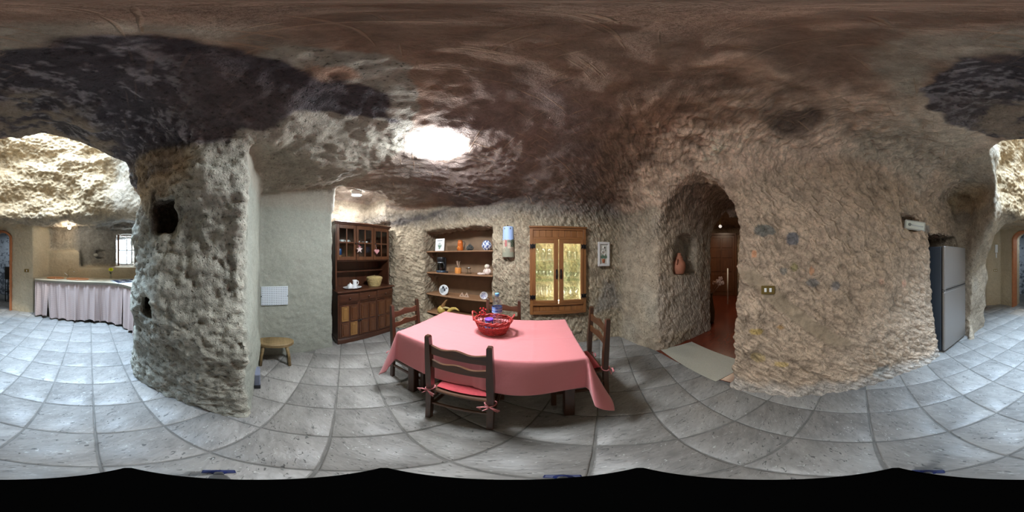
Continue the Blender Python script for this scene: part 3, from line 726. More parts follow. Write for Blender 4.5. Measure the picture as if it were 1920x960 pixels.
for _, q, d in tiles[:300]:
    o = bpy.data.objects.new('tile', rnd.choice(tile_meshes)); C.objects.link(o); o.parent = floor
    o.location = (q.x, q.y, rnd.uniform(-.0008, .0008)); o.rotation_euler = (rnd.uniform(-.002, .002), rnd.uniform(-.002, .002), TA+PI/2*rnd.randrange(4))
# polished red-brown floor of the passage and the room beyond
M_RED = wood('red_floor', (.085, .014, .006), (.16, .030, .012), 0, .22, 3., .5, 4.)
passage_floor = struct(MB().prism([(1.36, .22), (5.6, -.6), (5.6, 2.6), (3.0, 2.6), (1.66, 1.36)], -.02, .004).build('floor_passage', M_RED))
# ------------------------------------------------------------------ dining table, cloth, chairs
TR = math.radians(-8.46); TC = Vector((-.166, 1.255)); TW, TD, TH = 1.255, .70, .745
def tl(x_, y_): return Vector((TC.x+x_*math.cos(TR)-y_*math.sin(TR), TC.y+x_*math.sin(TR)+y_*math.cos(TR)))
table = thing('dining_table', 'brown wooden dining table under the pink cloth, square legs in shadow', 'table', (TC.x, TC.y, 0), TR)
MB().box(-TW/2+.01, TW/2-.01, -TD/2+.01, TD/2-.01, TH-.035, TH-.004, .004).build('tabletop', M_CHAIRX, table)
m = MB()
for sx in (-1, 1): m.box(sx*(TW/2-.085)-.011, sx*(TW/2-.085)+.011, -TD/2+.10, TD/2-.10, TH-.13, TH-.035)
for sy in (-1, 1): m.box(-TW/2+.09, TW/2-.09, sy*(TD/2-.085)-.011, sy*(TD/2-.085)+.011, TH-.13, TH-.035)
m.build('apron', M_CHAIRX, table)
for sx in (-1, 1):
    for sy in (-1, 1):
        MB().box(sx*(TW/2-.085)-.032, sx*(TW/2-.085)+.032, sy*(TD/2-.085)-.032, sy*(TD/2-.085)+.032, 0, TH-.035, .005).build('leg', M_CHAIR, table)
def cloth_material():
    m, t, b = nt('pink_cloth'); L = t.links.new
    b.inputs['Base Color'].default_value = (.66, .215, .23, 1); b.inputs['Roughness'].default_value = .8; b.inputs['Sheen Weight'].default_value = .25
    tc = node(t, 'ShaderNodeTexCoord'); n_ = node(t, 'ShaderNodeTexNoise', Scale=5., Detail=4.); L(tc.outputs['Object'], n_.inputs['Vector'])
    wv = node(t, 'ShaderNodeTexNoise', Scale=260., Detail=2.); L(tc.outputs['Object'], wv.inputs['Vector'])
    ad = node(t, 'ShaderNodeMath', operation='MULTIPLY_ADD'); L(wv.outputs['Fac'], ad.inputs[0]); ad.inputs[1].default_value = .06; L(n_.outputs['Fac'], ad.inputs[2])
    bp = node(t, 'ShaderNodeBump', Distance=.02, Strength=.35); L(ad.outputs[0], bp.inputs['Height']); L(bp.outputs['Normal'], b.inputs['Normal'])
    return m
M_PINK = cloth_material()
def cloth_mesh():
    OV = .305; hw, hd = TW/2, TD/2
    nu, nv = 150, 110
    U = np.linspace(-hw-OV, hw+OV, nu+1); Vv = np.linspace(-hd-OV, hd+OV, nv+1)
    V = []
    for v_ in Vv:
        for u_ in U:
            du = max(abs(u_)-hw, 0); dv = max(abs(v_)-hd, 0); su = 1 if u_ > 0 else -1; sv = 1 if v_ > 0 else -1
            cx_ = max(-hw, min(hw, u_)); cy_ = max(-hd, min(hd, v_))
            ru = .012
            if du == 0 and dv == 0:
                cr_ = 0
                for c0 in (-.34, .06, .33): cr_ += .0042*math.exp(-((u_-c0)/.007)**2)
                for c0 in (-.05,): cr_ += .0036*math.exp(-((v_-c0)/.007)**2)
                V.append((u_, v_, TH+.002+cr_+.0012*math.sin(u_*9+v_*7)))
            elif dv == 0 or du == 0:
                r = du+dv; t = u_ if dv else v_
                k = 1-math.exp(-r/.02)
                wav = (.012+.05*r+.030*r/OV*math.sin(t*8.5+1.3*sv+su)*(.6+.4*math.sin(t*3.1)))*k
                crs = .006*math.exp(-((t-.06)/.008)**2)+.006*math.exp(-((t+.34)/.008)**2)
                z_ = TH+.002-max(0, r-.006)*.985
                V.append((cx_+(su*(wav+crs) if du else 0), cy_+(sv*(wav+crs) if dv else 0), z_))
            else:
                r = math.hypot(du, dv); ph = math.atan2(dv, du); s2 = math.sin(2*ph)
                fold = .012+.05*r+(.30*r)*s2**1.1
                px_ = math.cos(ph)*fold; py_ = math.sin(ph)*fold
                # a soft S-fold either side of the corner point
                sw = -.17*r*math.sin(4*ph)*s2**.6
                px_ += -math.sin(ph)*sw; py_ += math.cos(ph)*sw
                V.append((cx_+su*max(px_, .004), cy_+sv*max(py_, .004), TH+.002-r*(.965+.27*s2)))
    w = nu+1
    m = MB(); m.add(V, [(j*w+i, j*w+i+1, (j+1)*w+i+1, (j+1)*w+i) for j in range(nv) for i in range(nu)])
    return m
cloth = cloth_mesh().build('tablecloth', M_PINK, None, (TC.x, TC.y, 0), (0, 0, TR))
mo = cloth.modifiers.new('thick', 'SOLIDIFY'); mo.thickness = .0018; mo.offset = -1
tag(cloth, 'plain pink tablecloth with fold creases draped over the dining table', 'tablecloth')
# --- ladder-back chairs: origin on the floor under the seat centre, back at -y
CW, CD = .175, .185
def slat(zc, hgt, y_):
    n = 18; V = []; Fs = []
    for i in range(n+1):
        q = i/n; x_ = -CW+2*CW*q; top = .5*hgt+.010*math.cos((q-.5)*4*PI)*(1-.3*abs(2*q-1))+.006*math.cos((q-.5)*PI)
        bow = -.012*math.sin(PI*q)
        for yy, zt in ((y_+bow-.008, zc+top), (y_+bow+.008, zc+top), (y_+bow+.008, zc-hgt*.5+.008*math.sin(PI*q)), (y_+bow-.008, zc-hgt*.5+.008*math.sin(PI*q))): V.append((x_, yy, zt))
    for i in range(n):
        for k in range(4): Fs.append((i*4+k, i*4+(k+1) % 4, (i+1)*4+(k+1) % 4, (i+1)*4+k))
    Fs += [(3, 2, 1, 0), (n*4, n*4+1, n*4+2, n*4+3)]
    return MB().add(V, [f[::-1] for f in Fs], flat=True)
def make_chair(label):
    t = thing('dining_chair', label, 'chair', (0, 0, 0), 0, 'ladder-back chairs around the table')
    for s_ in (-1, 1):
        m = MB(); x0 = s_*CW; prof = [(0, -.012, .017), (.42, 0, .019), (.60, -.004, .021), (.905, -.022, .016)]
        V = []; Fs = []
        for z_, y_, w_ in prof:
            for a, b_ in ((-1, -1), (1, -1), (1, 1), (-1, 1)): V.append((x0+a*w_*.92, -CD+y_+b_*w_, z_))
        for z_, y_, w_ in ((.915, -.023, .011),):
            for a, b_ in ((-1, -1), (1, -1), (1, 1), (-1, 1)): V.append((x0+a*w_*.92, -CD+y_+b_*w_, z_))
        for k in range(4):
            for i in range(4): Fs.append((k*4+i, k*4+(i+1) % 4, (k+1)*4+(i+1) % 4, (k+1)*4+i))
        Fs += [(3, 2, 1, 0), (16, 17, 18, 19)]
        m.add(V, Fs, flat=True).build('rear_leg', M_CHAIR, t)
        MB().box(x0-.017, x0+.017, CD-.017, CD+.017, 0, .41, .004).build('leg', M_CHAIR, t)
        MB().box(x0-.009, x0+.009, -CD, CD, .17, .20).build('stretcher', M_CHAIRX, t); MB().box(x0-.009, x0+.009, -CD, CD, .26, .285).build('stretcher', M_CHAIRX, t)
    MB().box(-CW, CW, CD-.009, CD+.009, .20, .23).build('stretcher', M_CHAIRX, t); MB().box(-CW, CW, -CD-.009, -CD+.009, .22, .245).build('stretcher', M_CHAIRX, t)
    slat(.805, .062, -CD-.014).build('slat', M_CHAIRX, t)
    slat(.690, .055, -CD-.008).build('slat', M_CHAIRX, t)
    MB().box(-CW-.01, CW+.01, -CD-.004, CD+.02, .385, .41, .006).build('seat', M_CHAIRX, t)
    return t
M_CUSH = plain('cushion_cloth', (.50, .06, .075), .85, var=.08, scale=30., bump=.3, bscale=200., sheen=.2)
def bow(m, x_, y_, z_, s_):
    """ribbon round the post with a bow and two tails"""
    m.tube([(x_+.028*math.cos(a), y_+.028*math.sin(a), z_+.012*math.sin(a+1)) for a in [2*PI*i/10 for i in range(10)]], .0055, 5, closed=True, flat=.5)
    for k, (dx, dz) in enumerate(((-.055, .012), (.05, -.004))):
        m.tube([(x_, y_-.03, z_-.012), (x_+dx*.5, y_-.045, z_-.004+dz), (x_+dx, y_-.042, z_-.020+dz), (x_+dx*.75, y_-.04, z_-.034)], [.004, .008, .009, .005], 5, flat=.35)
    for dx in (-.035, .042): m.tube([(x_, y_-.03, z_-.012), (x_+dx*.6, y_-.036, z_-.04), (x_+dx, y_-.034, z_-.062)], [.004, .006, .005], 5, flat=.35)
def make_cushion(label):
    t = thing('seat_cushion', label, 'cushion', (0, 0, 0), 0, 'red cushions tied to the chairs')
    def top(sg):
        def f(a, b_):
            u_, v_ = 2*a-1, 2*b_-1; e = max(0, 1-max(abs(u_), abs(v_))**6)
            q = 1-.04*(u_*u_*v_*v_)
            return (u_*(CW-.022)*q, v_*(CD-.008)*q+.012, .428+sg*.015*e**.5)
        return f
    MB().grid(top(1), 16, 16).build('pad_top', M_CUSH, t)
    MB().grid(lambda a, b_: top(-1)(1-a, b_), 16, 16).build('pad_underside', M_CUSH, t)
    m = MB(); bow(m, -CW, -CD, .425, -1); m.build('tie', M_PINK, t)
    m = MB(); bow(m, CW, -CD, .375, 1); m.tube([(CW-.02, -CD+.03, .42), (CW-.03, -CD-.01, .39), (CW-.005, -CD-.03, .37)], .004, 5, flat=.5); m.build('tie', M_PINK, t)
    return t
chair = None
for (ax_, ay_, bx_, by_), lab_, lab2 in (
    ((-.452, .825, -.104, .795), 'ladder-back wooden dining chair in front of the table, its back fully visible', 'red seat cushion tied with bows to the front chair'),
    ((-.975, 1.50, -1.030, 1.155), 'ladder-back wooden dining chair at the left end of the table, near the hutch', 'red seat cushion on the left end chair, under the cloth'),
    ((.640, .995, .690, 1.345), 'ladder-back wooden dining chair at the right end of the table, nearest the arch', 'red seat cushion tied to the right end chair'),
    ((.075, 1.735, -.270, 1.786), 'ladder-back wooden dining chair behind the table, below the bottle, facing us', 'red seat cushion on the chair behind the table')):
    d_ = Vector((bx_-ax_, by_-ay_)).normalized(); nrm = Vector((-d_.y, d_.x)); mid = Vector(((ax_+bx_)/2, (ay_+by_)/2))+nrm*CD
    rz = math.atan2(d_.y, d_.x)
    if chair is None:
        chair = make_chair(lab_); cush = make_cushion(lab2); chair.location = cush.location = (mid.x, mid.y, 0); chair.rotation_euler.z = cush.rotation_euler.z = rz
    else:
        copy_thing(chair, (mid.x, mid.y, 0), rz, lab_); copy_thing(cush, (mid.x, mid.y, 0), rz, lab2)
# --- red wicker basket with what stands in it
M_WICK = plain('red_wicker', (.42, .035, .028), .45, var=.25, scale=40.)
BX, BY = -.150, 1.275; bask = thing('wicker_basket', 'oval red wicker basket with two loop handles on the tablecloth', 'basket', (BX, BY, TH+.003), TR)
def rad(z_): return .098+.052*(z_/.125)**1.0, .070+.042*(z_/.125)**1.0
ns = 30; m = MB()
for i in range(ns):
    a = 2*PI*i/ns
    m.tube([(rad(z_)[0]*math.cos(a), rad(z_)[1]*math.sin(a), z_) for z_ in (.004, .04, .08, .124)], .0024, 5)
m.build('stake', M_WICK, bask)['kind'] = 'stuff'
m = MB()
for k in range(15):
    z_ = .008+k*.0082
    if k in (10, 11): continue
    ra, rb = rad(z_)
    m.tube([((ra+.0042*math.cos(PI*(i/2+k)))*math.cos(2*PI*i/60), (rb+.0042*math.cos(PI*(i/2+k)))*math.sin(2*PI*i/60), z_+.0012*math.sin(i*2.1+k)) for i in range(60)], .0036, 5, closed=True)
m.build('woven_strand', M_WICK, bask)['kind'] = 'stuff'
m = MB(); ra, rb = rad(.128)
for s_ in (0, 1): m.tube([((ra+.006*math.cos(9*a+PI*s_))*math.cos(a), (rb+.006*math.cos(9*a+PI*s_))*math.sin(a), .128+.006*math.sin(9*a+PI*s_)) for a in [2*PI*i/90 for i in range(90)]], .0052, 6, closed=True)
m.build('rim', M_WICK, bask)
MB().lathe([(1e-5, .002), (.098, .002), (.098, .006), (1e-5, .006)], 30, 1, .071/.098).build('base', M_WICK, bask)
for s_ in (-1, 1):
    m = MB()
    for e in (0, 1):
        m.tube([(s_*(.140+.030*math.sin(PI*q)+.003*math.cos(8*q+PI*e)), -.055+.11*q, .118+.062*math.sin(PI*q)**.8+.003*math.sin(8*q+PI*e)) for q in [i/16 for i in range(17)]], .0042, 6)
    m.build('handle', M_WICK, bask)
IN_Z = TH+.0095
def inb(x_, y_): return (BX+x_*math.cos(TR)-y_*math.sin(TR), BY+x_*math.sin(TR)+y_*math.cos(TR), IN_Z)
M_BOT = glass('bottle_plastic', (.90, .90, .93), .12, 1.8, .10)
bt = thing('water_bottle', 'clear plastic water bottle with light blue cap and label, in the red basket', 'bottle', inb(.024, .040), 0)
pr = [(.030, 0), (.038, .006)]
for k in range(9): z_ = .014+k*.014; pr += [(.0405, z_), (.0385, z_+.007)]
pr += [(.0415, .145), (.0415, .235), (.039, .25), (.031, .275), (.020, .293), (.0145, .302), (.0145, .318)]
MB().lathe(pr, 28).build('body', M_BOT, bt)
MB().lathe([(.017, .316), (.017, .338), (.015, .341), (1e-5, .341)], 20).build('cap', plain('cap_blue', (.16, .42, .72), .35), bt)
lab_m = vcol('bottle_label', .4)
lb = MB().lathe([(.0422, .176+.005*k) for k in range(11)], 40, cap=False).build('label', lab_m, bt)
paint(lb, lambda x_, y_, z_: (.62, .72, .88) if z_ < .186 or (.204 < z_ < .208) else ((.05, .09, .35) if abs(math.atan2(x_, -y_)) % .9 < .25 and .19 < z_ < .222 else (.20, .38, .80)))
tn = thing('tin', 'short round tin, violet lid, blue and white side, in the red basket', 'tin', inb(-.022, -.030), 0)
tb = MB().lathe([(.030, 0), (.032, .003)]+[(.032, .01*k) for k in range(1, 12)]+[(.032, .122)], 30).build('body', vcol('tin_paint', .35), tn)
paint(tb, lambda x_, y_, z_: (.75, .78, .82) if (math.atan2(y_, x_)*3/PI) % 1 < .22 else (.03, .18, .52))
MB().lathe([(.0335, .120), (.0335, .134), (.031, .137), (1e-5, .137)], 30).build('lid', plain('violet_plastic', (.20, .07, .62), .35), tn)
cp = thing('plastic_cup', 'upside-down clear plastic cup beside the bottle in the basket', 'cup', inb(.045, -.018), 0)
MB().lathe([(.034, 0), (.033, .01), (.030, .06), (.027, .118), (1e-5, .12)], 24).build('body', M_TUMB, cp)
MB().lathe([(.0355, 0), (.0355, .006), (.034, .008)], 24, cap=False).build('rim', M_TUMB, cp)
sc_ = MB().at((0, 0, .055), (.5, .2, .4)).box(-.028, .028, -.020, .020, -.006, .006, .003).build('sachet', plain('dark_foil', (.03, .045, .05), .3, .3)); sc_.location = inb(-.092, .012); tag(sc_, 'small dark sachet leaning at the left inside of the basket', 'sachet')
sc_ = MB().at((0, 0, .075), (.4, .1, -.3)).box(-.024, .024, -.018, .018, -.005, .005, .003).build('sachet', M_WHITE); sc_.location = inb(-.068, -.022); tag(sc_, 'small white sachet lying left of the tin in the basket', 'sachet')
by = thing('berry_sprig', 'sprig of red artificial berries sticking up behind the left basket handle', 'decoration', inb(-.098, .050), 0)
M_BERRY = plain('berry_red', (.55, .012, .012), .25, coat=.5)
for i in range(11):
    a = i*2.4; r = .008+.0035*(i % 5)
    MB().at((r*math.cos(a)*1.2, r*math.sin(a), .125+.007*i)).ball(.0085, 10, 7).build('berry', M_BERRY, by)
m = MB()
for i in range(4): m.tube([(0, 0, .0), (.003*math.cos(i*1.6), .003*math.sin(i*1.6), .10), (.016*math.cos(i*1.6), .016*math.sin(i*1.6), .17)], .0016, 5)
m.build('stem', plain('red_stem', (.25, .02, .02), .6), by)
# ------------------------------------------------------------------ the hutch in its recess: local x along the front, y into the wall
HA = math.radians(83.2); HO = Vector((-2.03, 1.118, 0)); HL = 1.015
hutch = thing('hutch', 'tall dark wooden hutch with glazed doors above and panelled doors below', 'cabinet', HO, HA)
def hp(x_, y_, z_): return HO+Vector((x_*math.cos(HA)-y_*math.sin(HA), x_*math.sin(HA)+y_*math.cos(HA), z_))
DL = .42; UY = .10                                               # depth below; setback of the upper part
m = MB().box(.0, .02, .012, DL, .0, .855).box(HL-.02, HL, .012, DL, 0, .855).box(0, HL, DL-.012, DL, 0, .855).box(.02, HL-.02, .015, DL, .09, .11)
for k in range(4): x_ = k*(HL-.03)/3; m.box(x_, x_+.03, .008, .03, .09, .855)
m.box(0, HL, .008, .03, .835, .856).box(0, HL, .009, .03, .672, .70)
m.build('lower_carcass', M_HUTCH, hutch)
MB().box(-.006, HL+.006, -.006, DL, 0, .075).box(-.001, HL+.001, -.001, DL, .075, .092, .006).build('plinth', M_HUTCHX, hutch)
MB().box(-.02, HL+.025, -.03, DL, .857, .884, .008).build('worktop', M_HUTCHX, hutch)
m = MB().box(0, .022, UY, DL, .884, 1.885).box(HL-.022, HL, UY, DL, .884, 1.885).box(0, HL, DL-.012, DL, .884, 1.885)
m.box(.022, HL-.022, UY+.01, DL-.01, 1.315, 1.335).build('upper_carcass', M_HUTCH, hutch)
MB().box(.022, HL-.022, UY+.16, DL-.01, 1.135, 1.155).build('shelf', M_HUTCHX, hutch)
MB().box(.022, HL-.022, UY+.03, DL-.01, 1.585, 1.60).build('shelf', M_HUTCHX, hutch)
MB().box(-.012, HL+.012, UY-.015, DL, 1.885, 1.905, .006).box(-.028, HL+.028, UY-.032, DL, 1.905, 1.93, .008).build('cornice', M_HUTCHX, hutch)
def knob(m, r=.014): return m.lathe([(.006, 0), (.006, .010), (r, .016), (r*1.1, .022), (r*.7, .030), (1e-5, .032)], 12)
W3 = (HL-.03)/3
for k in range(3):
    x0 = .015+k*W3+.008; x1 = x0+W3-.016
    d = MB().box(x0-.004, x1+.004, -.006, .008, .702, .833, .004).box(x0+.012, x1-.012, -.012, -.004, .718, .817, .004).build('drawer', M_HUTCHX, hutch)
    knob(MB().at(((x0+x1)/2, -.012, .768), (PI/2, 0, 0))).build('knob', M_CHAIR, d)
    d = MB().box(x0-.004, x1+.004, -.006, .008, .105, .668, .003).build('door', M_HUTCH, hutch)
    xm = (x0+x1)/2
    for a, (u0, u1) in enumerate(((x0+.026, xm-.014), (xm+.014, x1-.026))):
        for b_, (v0, v1) in enumerate(((.135, .365), (.400, .640))):
            pale = k == 0 and ((a == 0 and b_ == 1) or (a == 1 and b_ == 0))
            mm = MB(); V = [(u0, -.006, v0), (u1, -.006, v0), (u1, -.006, v1), (u0, -.006, v1)]
            i1, i2 = .004, .026
            for ins, y_ in ((i1, -.018), (i2, -.011), (i2+.006, -.019)):
                V += [(u0+ins, y_, v0+ins), (u1-ins, y_, v0+ins), (u1-ins, y_, v1-ins), (u0+ins, y_, v1-ins)]
            Fs = [(r_*4+i, r_*4+(i+1) % 4, (r_+1)*4+(i+1) % 4, (r_+1)*4+i) for r_ in range(3) for i in range(4)]+[(12, 13, 14, 15)]
            o = mm.add(V, Fs, flat=True).build('panel', M_PANELY if pale else M_PANEL, d)
            if pale: o['label'] = 'paler yellowish wooden panel'
    kx = x1-.008 if k == 0 else x0+.012
    knob(MB().at((kx, -.006, .39), (PI/2, 0, 0))).build('knob', M_BLACK if k < 2 else M_CHAIR, d)
    # glazed door above: stiles, rails, cross bars, four panes
    g0, g1 = 1.335, 1.880; sw = .036; y0, y1 = UY-.014, UY+.006
    f_ = MB().box(x0-.004, x0+sw, y0, y1, g0, g1).box(x1-sw, x1+.004, y0, y1, g0, g1).box(x0+sw, x1-sw, y0, y1, g0, g0+.055).box(x0+sw, x1-sw, y0, y1, g1-.058, g1)
    d = f_.build('glazed_door', M_PANEL, hutch)
    MB().box(xm-.011, xm+.011, y0+.003, y1-.002, g0+.055, g1-.058).box(x0+sw, x1-sw, y0+.003, y1-.002, (g0+g1)/2-.012, (g0+g1)/2+.010).build('glazing_bar', M_PANEL, d)
    zc = (g0+g1)/2
    for (u0, u1) in ((x0+sw, xm-.011), (xm+.011, x1-sw)):
        for (v0, v1) in ((g0+.055, zc-.012), (zc+.010, g1-.058)):
            MB().box(u0, u1, UY-.004, UY-.001, v0, v1, .0005).build('pane', M_PANE, d)
    kx = x1-.010 if k == 0 else x0+.016
    knob(MB().at((kx, y0, zc-.01), (PI/2, 0, 0)), .012).build('knob', M_BLACK, d)
# what hangs from the knobs
def heart_outline(s_, n=26): return [(s_*.0165*16/16*math.sin(t)**3*1.1, s_*.0011*(13*math.cos(t)-5*math.cos(2*t)-2*math.cos(3*t)-math.cos(4*t))) for t in [2*PI*i/n for i in range(n)]][::-1]
M_ORN = plain('ornament_cloth', (.62, .40, .38), .8, var=.2, scale=60.)
sr = thing('star_ornament', 'pink and white cloth star hanging from the middle glazed door', 'ornament', hp(.015+W3+.022, UY-.070, 1.50), HA)
st = [((.058 if i % 2 == 0 else .025)*math.sin(PI*i/5), (.058 if i % 2 == 0 else .025)*math.cos(PI*i/5)) for i in range(10)][::-1]
MB().at((0, 0, 0), (PI/2, 0, 0)).prism(st, -.010, .010, .004).build('star', plain('star_cloth', (.66, .52, .50), .8, var=.25, scale=45.), sr)
MB().tube([(0, 0, .052), (-.004, .012, .09), (0, .03, .115)], .002, 5).at((0, -.012, .045), (0, .4, 0)).box(-.026, .026, -.004, .004, -.008, .008, .003).build('ribbon', plain('dusty_pink', (.42, .13, .16), .7), sr)
hr = thing('heart_ornament', 'pink cloth heart hanging from the right glazed door', 'ornament', hp(.015+2*W3+.024, UY-.066, 1.475), HA)
MB().at((0, 0, 0), (PI/2, 0, 0)).prism(heart_outline(2.6), -.011, .011, .005).build('heart', plain('heart_cloth', (.62, .30, .31), .8, var=.15, scale=60.), hr)
MB().tube([(0, 0, .024), (-.003, .012, .07), (0, .03, .135)], .002, 5).build('ribbon', M_ORN, hr)
# on the worktop
pl = thing('serving_plate', 'white oval plate under the jug on the hutch worktop', 'plate', hp(.29, .115, .885), HA)
MB().lathe([(.075, 0), (.095, .004), (.150, .022), (.157, .026), (.150, .026), (.090, .009), (1e-5, .008)], 36, 1, .72).build('plate_body', M_WHITE, pl)
jg = thing('milk_jug', 'tall white ceramic jug with handle, right on the white plate', 'jug', hp(.335, .125, .894), HA)
MB().lathe([(.036, 0), (.038, .004), (.034, .05), (.033, .095), (.039, .125), (.037, .125), (.031, .095), (.032, .01), (1e-5, .008)], 24).build('body', M_WHITE, jg)
MB().tube([(.034, 0, .105), (.062, 0, .105), (.068, 0, .08), (.055, 0, .05), (.034, 0, .042)], .006, 8).build('handle', M_WHITE, jg)
sg = thing('sugar_bowl', 'low white lidded sugar bowl, left on the white plate', 'bowl', hp(.245, .105, .894), HA)
MB().lathe([(.032, 0), (.043, .02), (.045, .045), (.040, .06), (.030, .068), (.010, .078), (.011, .088), (1e-5, .092)], 24).build('body', M_WHITE, sg)
M_STRAW = plain('straw', (.50, .38, .17), .8, var=.2, scale=50., bump=.5, bscale=90.)
bk = thing('straw_basket', 'round straw basket with lid on the right of the hutch worktop', 'basket', hp(.735, .16, .885), HA)
m = MB(); 
for k in range(10): m.tube([((.098+.035*k/9+.002*math.cos(PI*(i+k)))*math.cos(2*PI*i/36), (.098+.035*k/9+.002*math.cos(PI*(i+k)))*math.sin(2*PI*i/36), .008+k*.0135) for i in range(36)], .0078, 6, closed=True)
m.build('woven_side', M_STRAW, bk)
MB().lathe([(.098, .0), (.098, .008), (1e-5, .008)], 30).build('base', M_STRAW, bk)
m = MB().lathe([(.137, .139), (.140, .146), (.120, .158), (.07, .168), (1e-5, .172)], 36)
m.tube([(.015*math.cos(a), 0, .17+.013*math.sin(a)) for a in [PI*i/8 for i in range(9)]], .004, 6).build('lid', M_STRAW, bk)
# behind the glass
def cup(label, x_, y_, z_, s_=1., g='white cups behind the hutch glass'):
    t = thing('cup', label, 'cup', hp(x_, y_, z_), HA, g)
    MB().lathe([(.020*s_, 0), (.030*s_, .012*s_), (.036*s_, .055*s_), (.034*s_, .055*s_), (.027*s_, .012*s_), (1e-5, .008*s_)], 20).build('body', M_WHITE, t)
    MB().tube([(.035*s_, 0, .045*s_), (.052*s_, 0, .042*s_), (.050*s_, 0, .02*s_), (.031*s_, 0, .016*s_)], .004*s_, 6).build('handle', M_WHITE, t)
CF = UY+.09
for x_, z_, l_ in ((.080, 1.601, 'left-hand white cup on the upper shelf behind the left glazed door'), (.158, 1.601, 'white cup beside the bar on the upper shelf behind the left glazed door'), (.245, 1.601, 'right-hand white cup on the upper shelf behind the left glazed door'),
                   (.080, 1.336, 'left-hand white cup at the bottom behind the left glazed door'), (.250, 1.336, 'right-hand white cup at the bottom behind the left glazed door')):
    cup(l_, x_, CF+.02, z_)
for x_, z_, l_ in ((.425, 1.601, 'left white bowl on the upper shelf behind the middle glazed door'), (.575, 1.601, 'right white bowl on the upper shelf behind the middle glazed door'), (.425, 1.336, 'white bowl at the bottom behind the middle glazed door'), (.74, 1.336, 'low white bowl at the bottom behind the right glazed door')):
    b_ = MB().lathe([(.025, 0), (.050, .02), (.056, .045), (.053, .045), (.046, .02), (1e-5, .008)], 22).build('bowl', M_WHITE, None, hp(x_, CF+.03, z_)); tag(b_, l_, 'bowl', 'white bowls behind the hutch glass')
b_ = MB().box(-.042, .042, -.02, .02, 0, .085, .006).build('white_box', M_WHITE, None, hp(.755, CF+.04, 1.601), (0, 0, HA)); tag(b_, 'small white square box on the upper shelf behind the right glazed door', 'box')
bl = thing('blue_bottle', 'tall blue bottle with brown lower half behind the left glazed door', 'bottle', hp(.135, CF+.09, 1.336), HA)
MB().lathe([(.042, 0), (.045, .01), (.045, .07), (.043, .08)], 20).build('lower_half', plain('amber', (.30, .14, .05), .3), bl)
MB().lathe([(.043, .08), (.043, .17), (.030, .195), (.016, .205), (.016, .23), (1e-5, .231)], 20).build('upper_half', plain('deep_blue', (.03, .11, .30), .3), bl)
# ------------------------------------------------------------------ shelf niche in the back wall
SH = [(1.487, 'topmost wooden shelf board in the wall niche, with jug and vase'), (1.110, 'second wooden shelf board in the wall niche, with the coffee maker'), (.715, 'third wooden shelf board in the wall niche, with the round picture'), (.36, 'lowest wooden shelf board in the wall niche, with the yellow gourd')]
for z_, l_ in SH:
    q = back(-.045, -.16, z_-.022)
    o = MB().box(-.61, .61, -.15, .17, 0, .022, .004).build('shelf_board', M_SHELF, None, q, (0, 0, WB)); tag(o, l_, 'shelf', 'shelf boards in the wall niche')
def bt_(px, off, z_): return back(ub(px, off), off, z_)
Z1, Z2, Z3, Z4 = [s_[0]+.0005 for s_ in SH]
nb_ = struct(MB().box(-.58, .56, 0, .02, .33, 1.86, .002).build('trim_3', plain('niche_back_brown', (.235, .145, .085), .7, var=.12, scale=7.), None, back(-.045, -.335, 0), (0, 0, WB)))
# print of a plant
t = thing('framed_print', 'white framed plant print standing on the topmost niche shelf', 'picture', bt_(824, -.10, Z1), WB)
MB().at((0, 0, 0), (math.radians(-6), 0, 0)).box(-.095, .095, -.006, .010, 0, .225, .004).build('frame', M_WHITEP, t)
pc = MB().at((0, 0, 0), (math.radians(-6), 0, 0)).grid(lambda a, b_: (-.078+.156*a, -.0068, .018+.19*b_), 48, 56).build('print', vcol('print_paper', .5), t)
def print_col(x_, y_, z_):
    z_ = z_/.9945
    if abs(z_-.186) < .006 and abs(x_) < .055: return (.25, .27, .27)
    for cx_, cz_, r_ in ((-.025, .12, .015), (0, .15, .012), (.02, .125, .014), (.005, .112, .012)):
        d_ = math.hypot(x_-cx_, z_-cz_)
        if d_ < r_: return (.72, .74, .74) if d_ > r_*.4 else (.12, .14, .16)
    if ((x_/.042)**2+((z_-.10)/.050)**2) < .75+.5*math.sin(x_*190)*math.sin(z_*150): return (.10, .19, .13)
    if abs(x_) < .016 and .035 < z_ < .07: return (.22, .30, .20)
    return (.74, .75, .77)
paint(pc, print_col)
# orange jug
M_ORANGE = plain('orange_glaze', (.50, .115, .018), .2, var=.15, scale=25., coat=.6)
t = thing('orange_jug', 'glossy orange ceramic jug with dark handle on the topmost niche shelf', 'jug', bt_(863, -.12, Z1), WB)
MB().lathe([(.045, 0), (.052, .01), (.054, .05), (.044, .08), (.046, .10), (.044, .14), (.036, .165), (.040, .172), (.034, .172), (.03, .16), (1e-5, .15)], 26).build('body', M_ORANGE, t)
MB().tube([(.042, 0, .15), (.075, 0, .15), (.088, 0, .115), (.075, 0, .075), (.07, 0, .03)], .007, 8).build('handle', plain('dark_glaze', (.05, .03, .02), .3), t)
for k in range(4): MB().at((.02*math.cos(k*1.6)-.012, -.049, .045+.02*(k % 2))).ball(.006, 8, 6).build('dot', plain('yellow_glaze', (.75, .35, .05), .3), t)
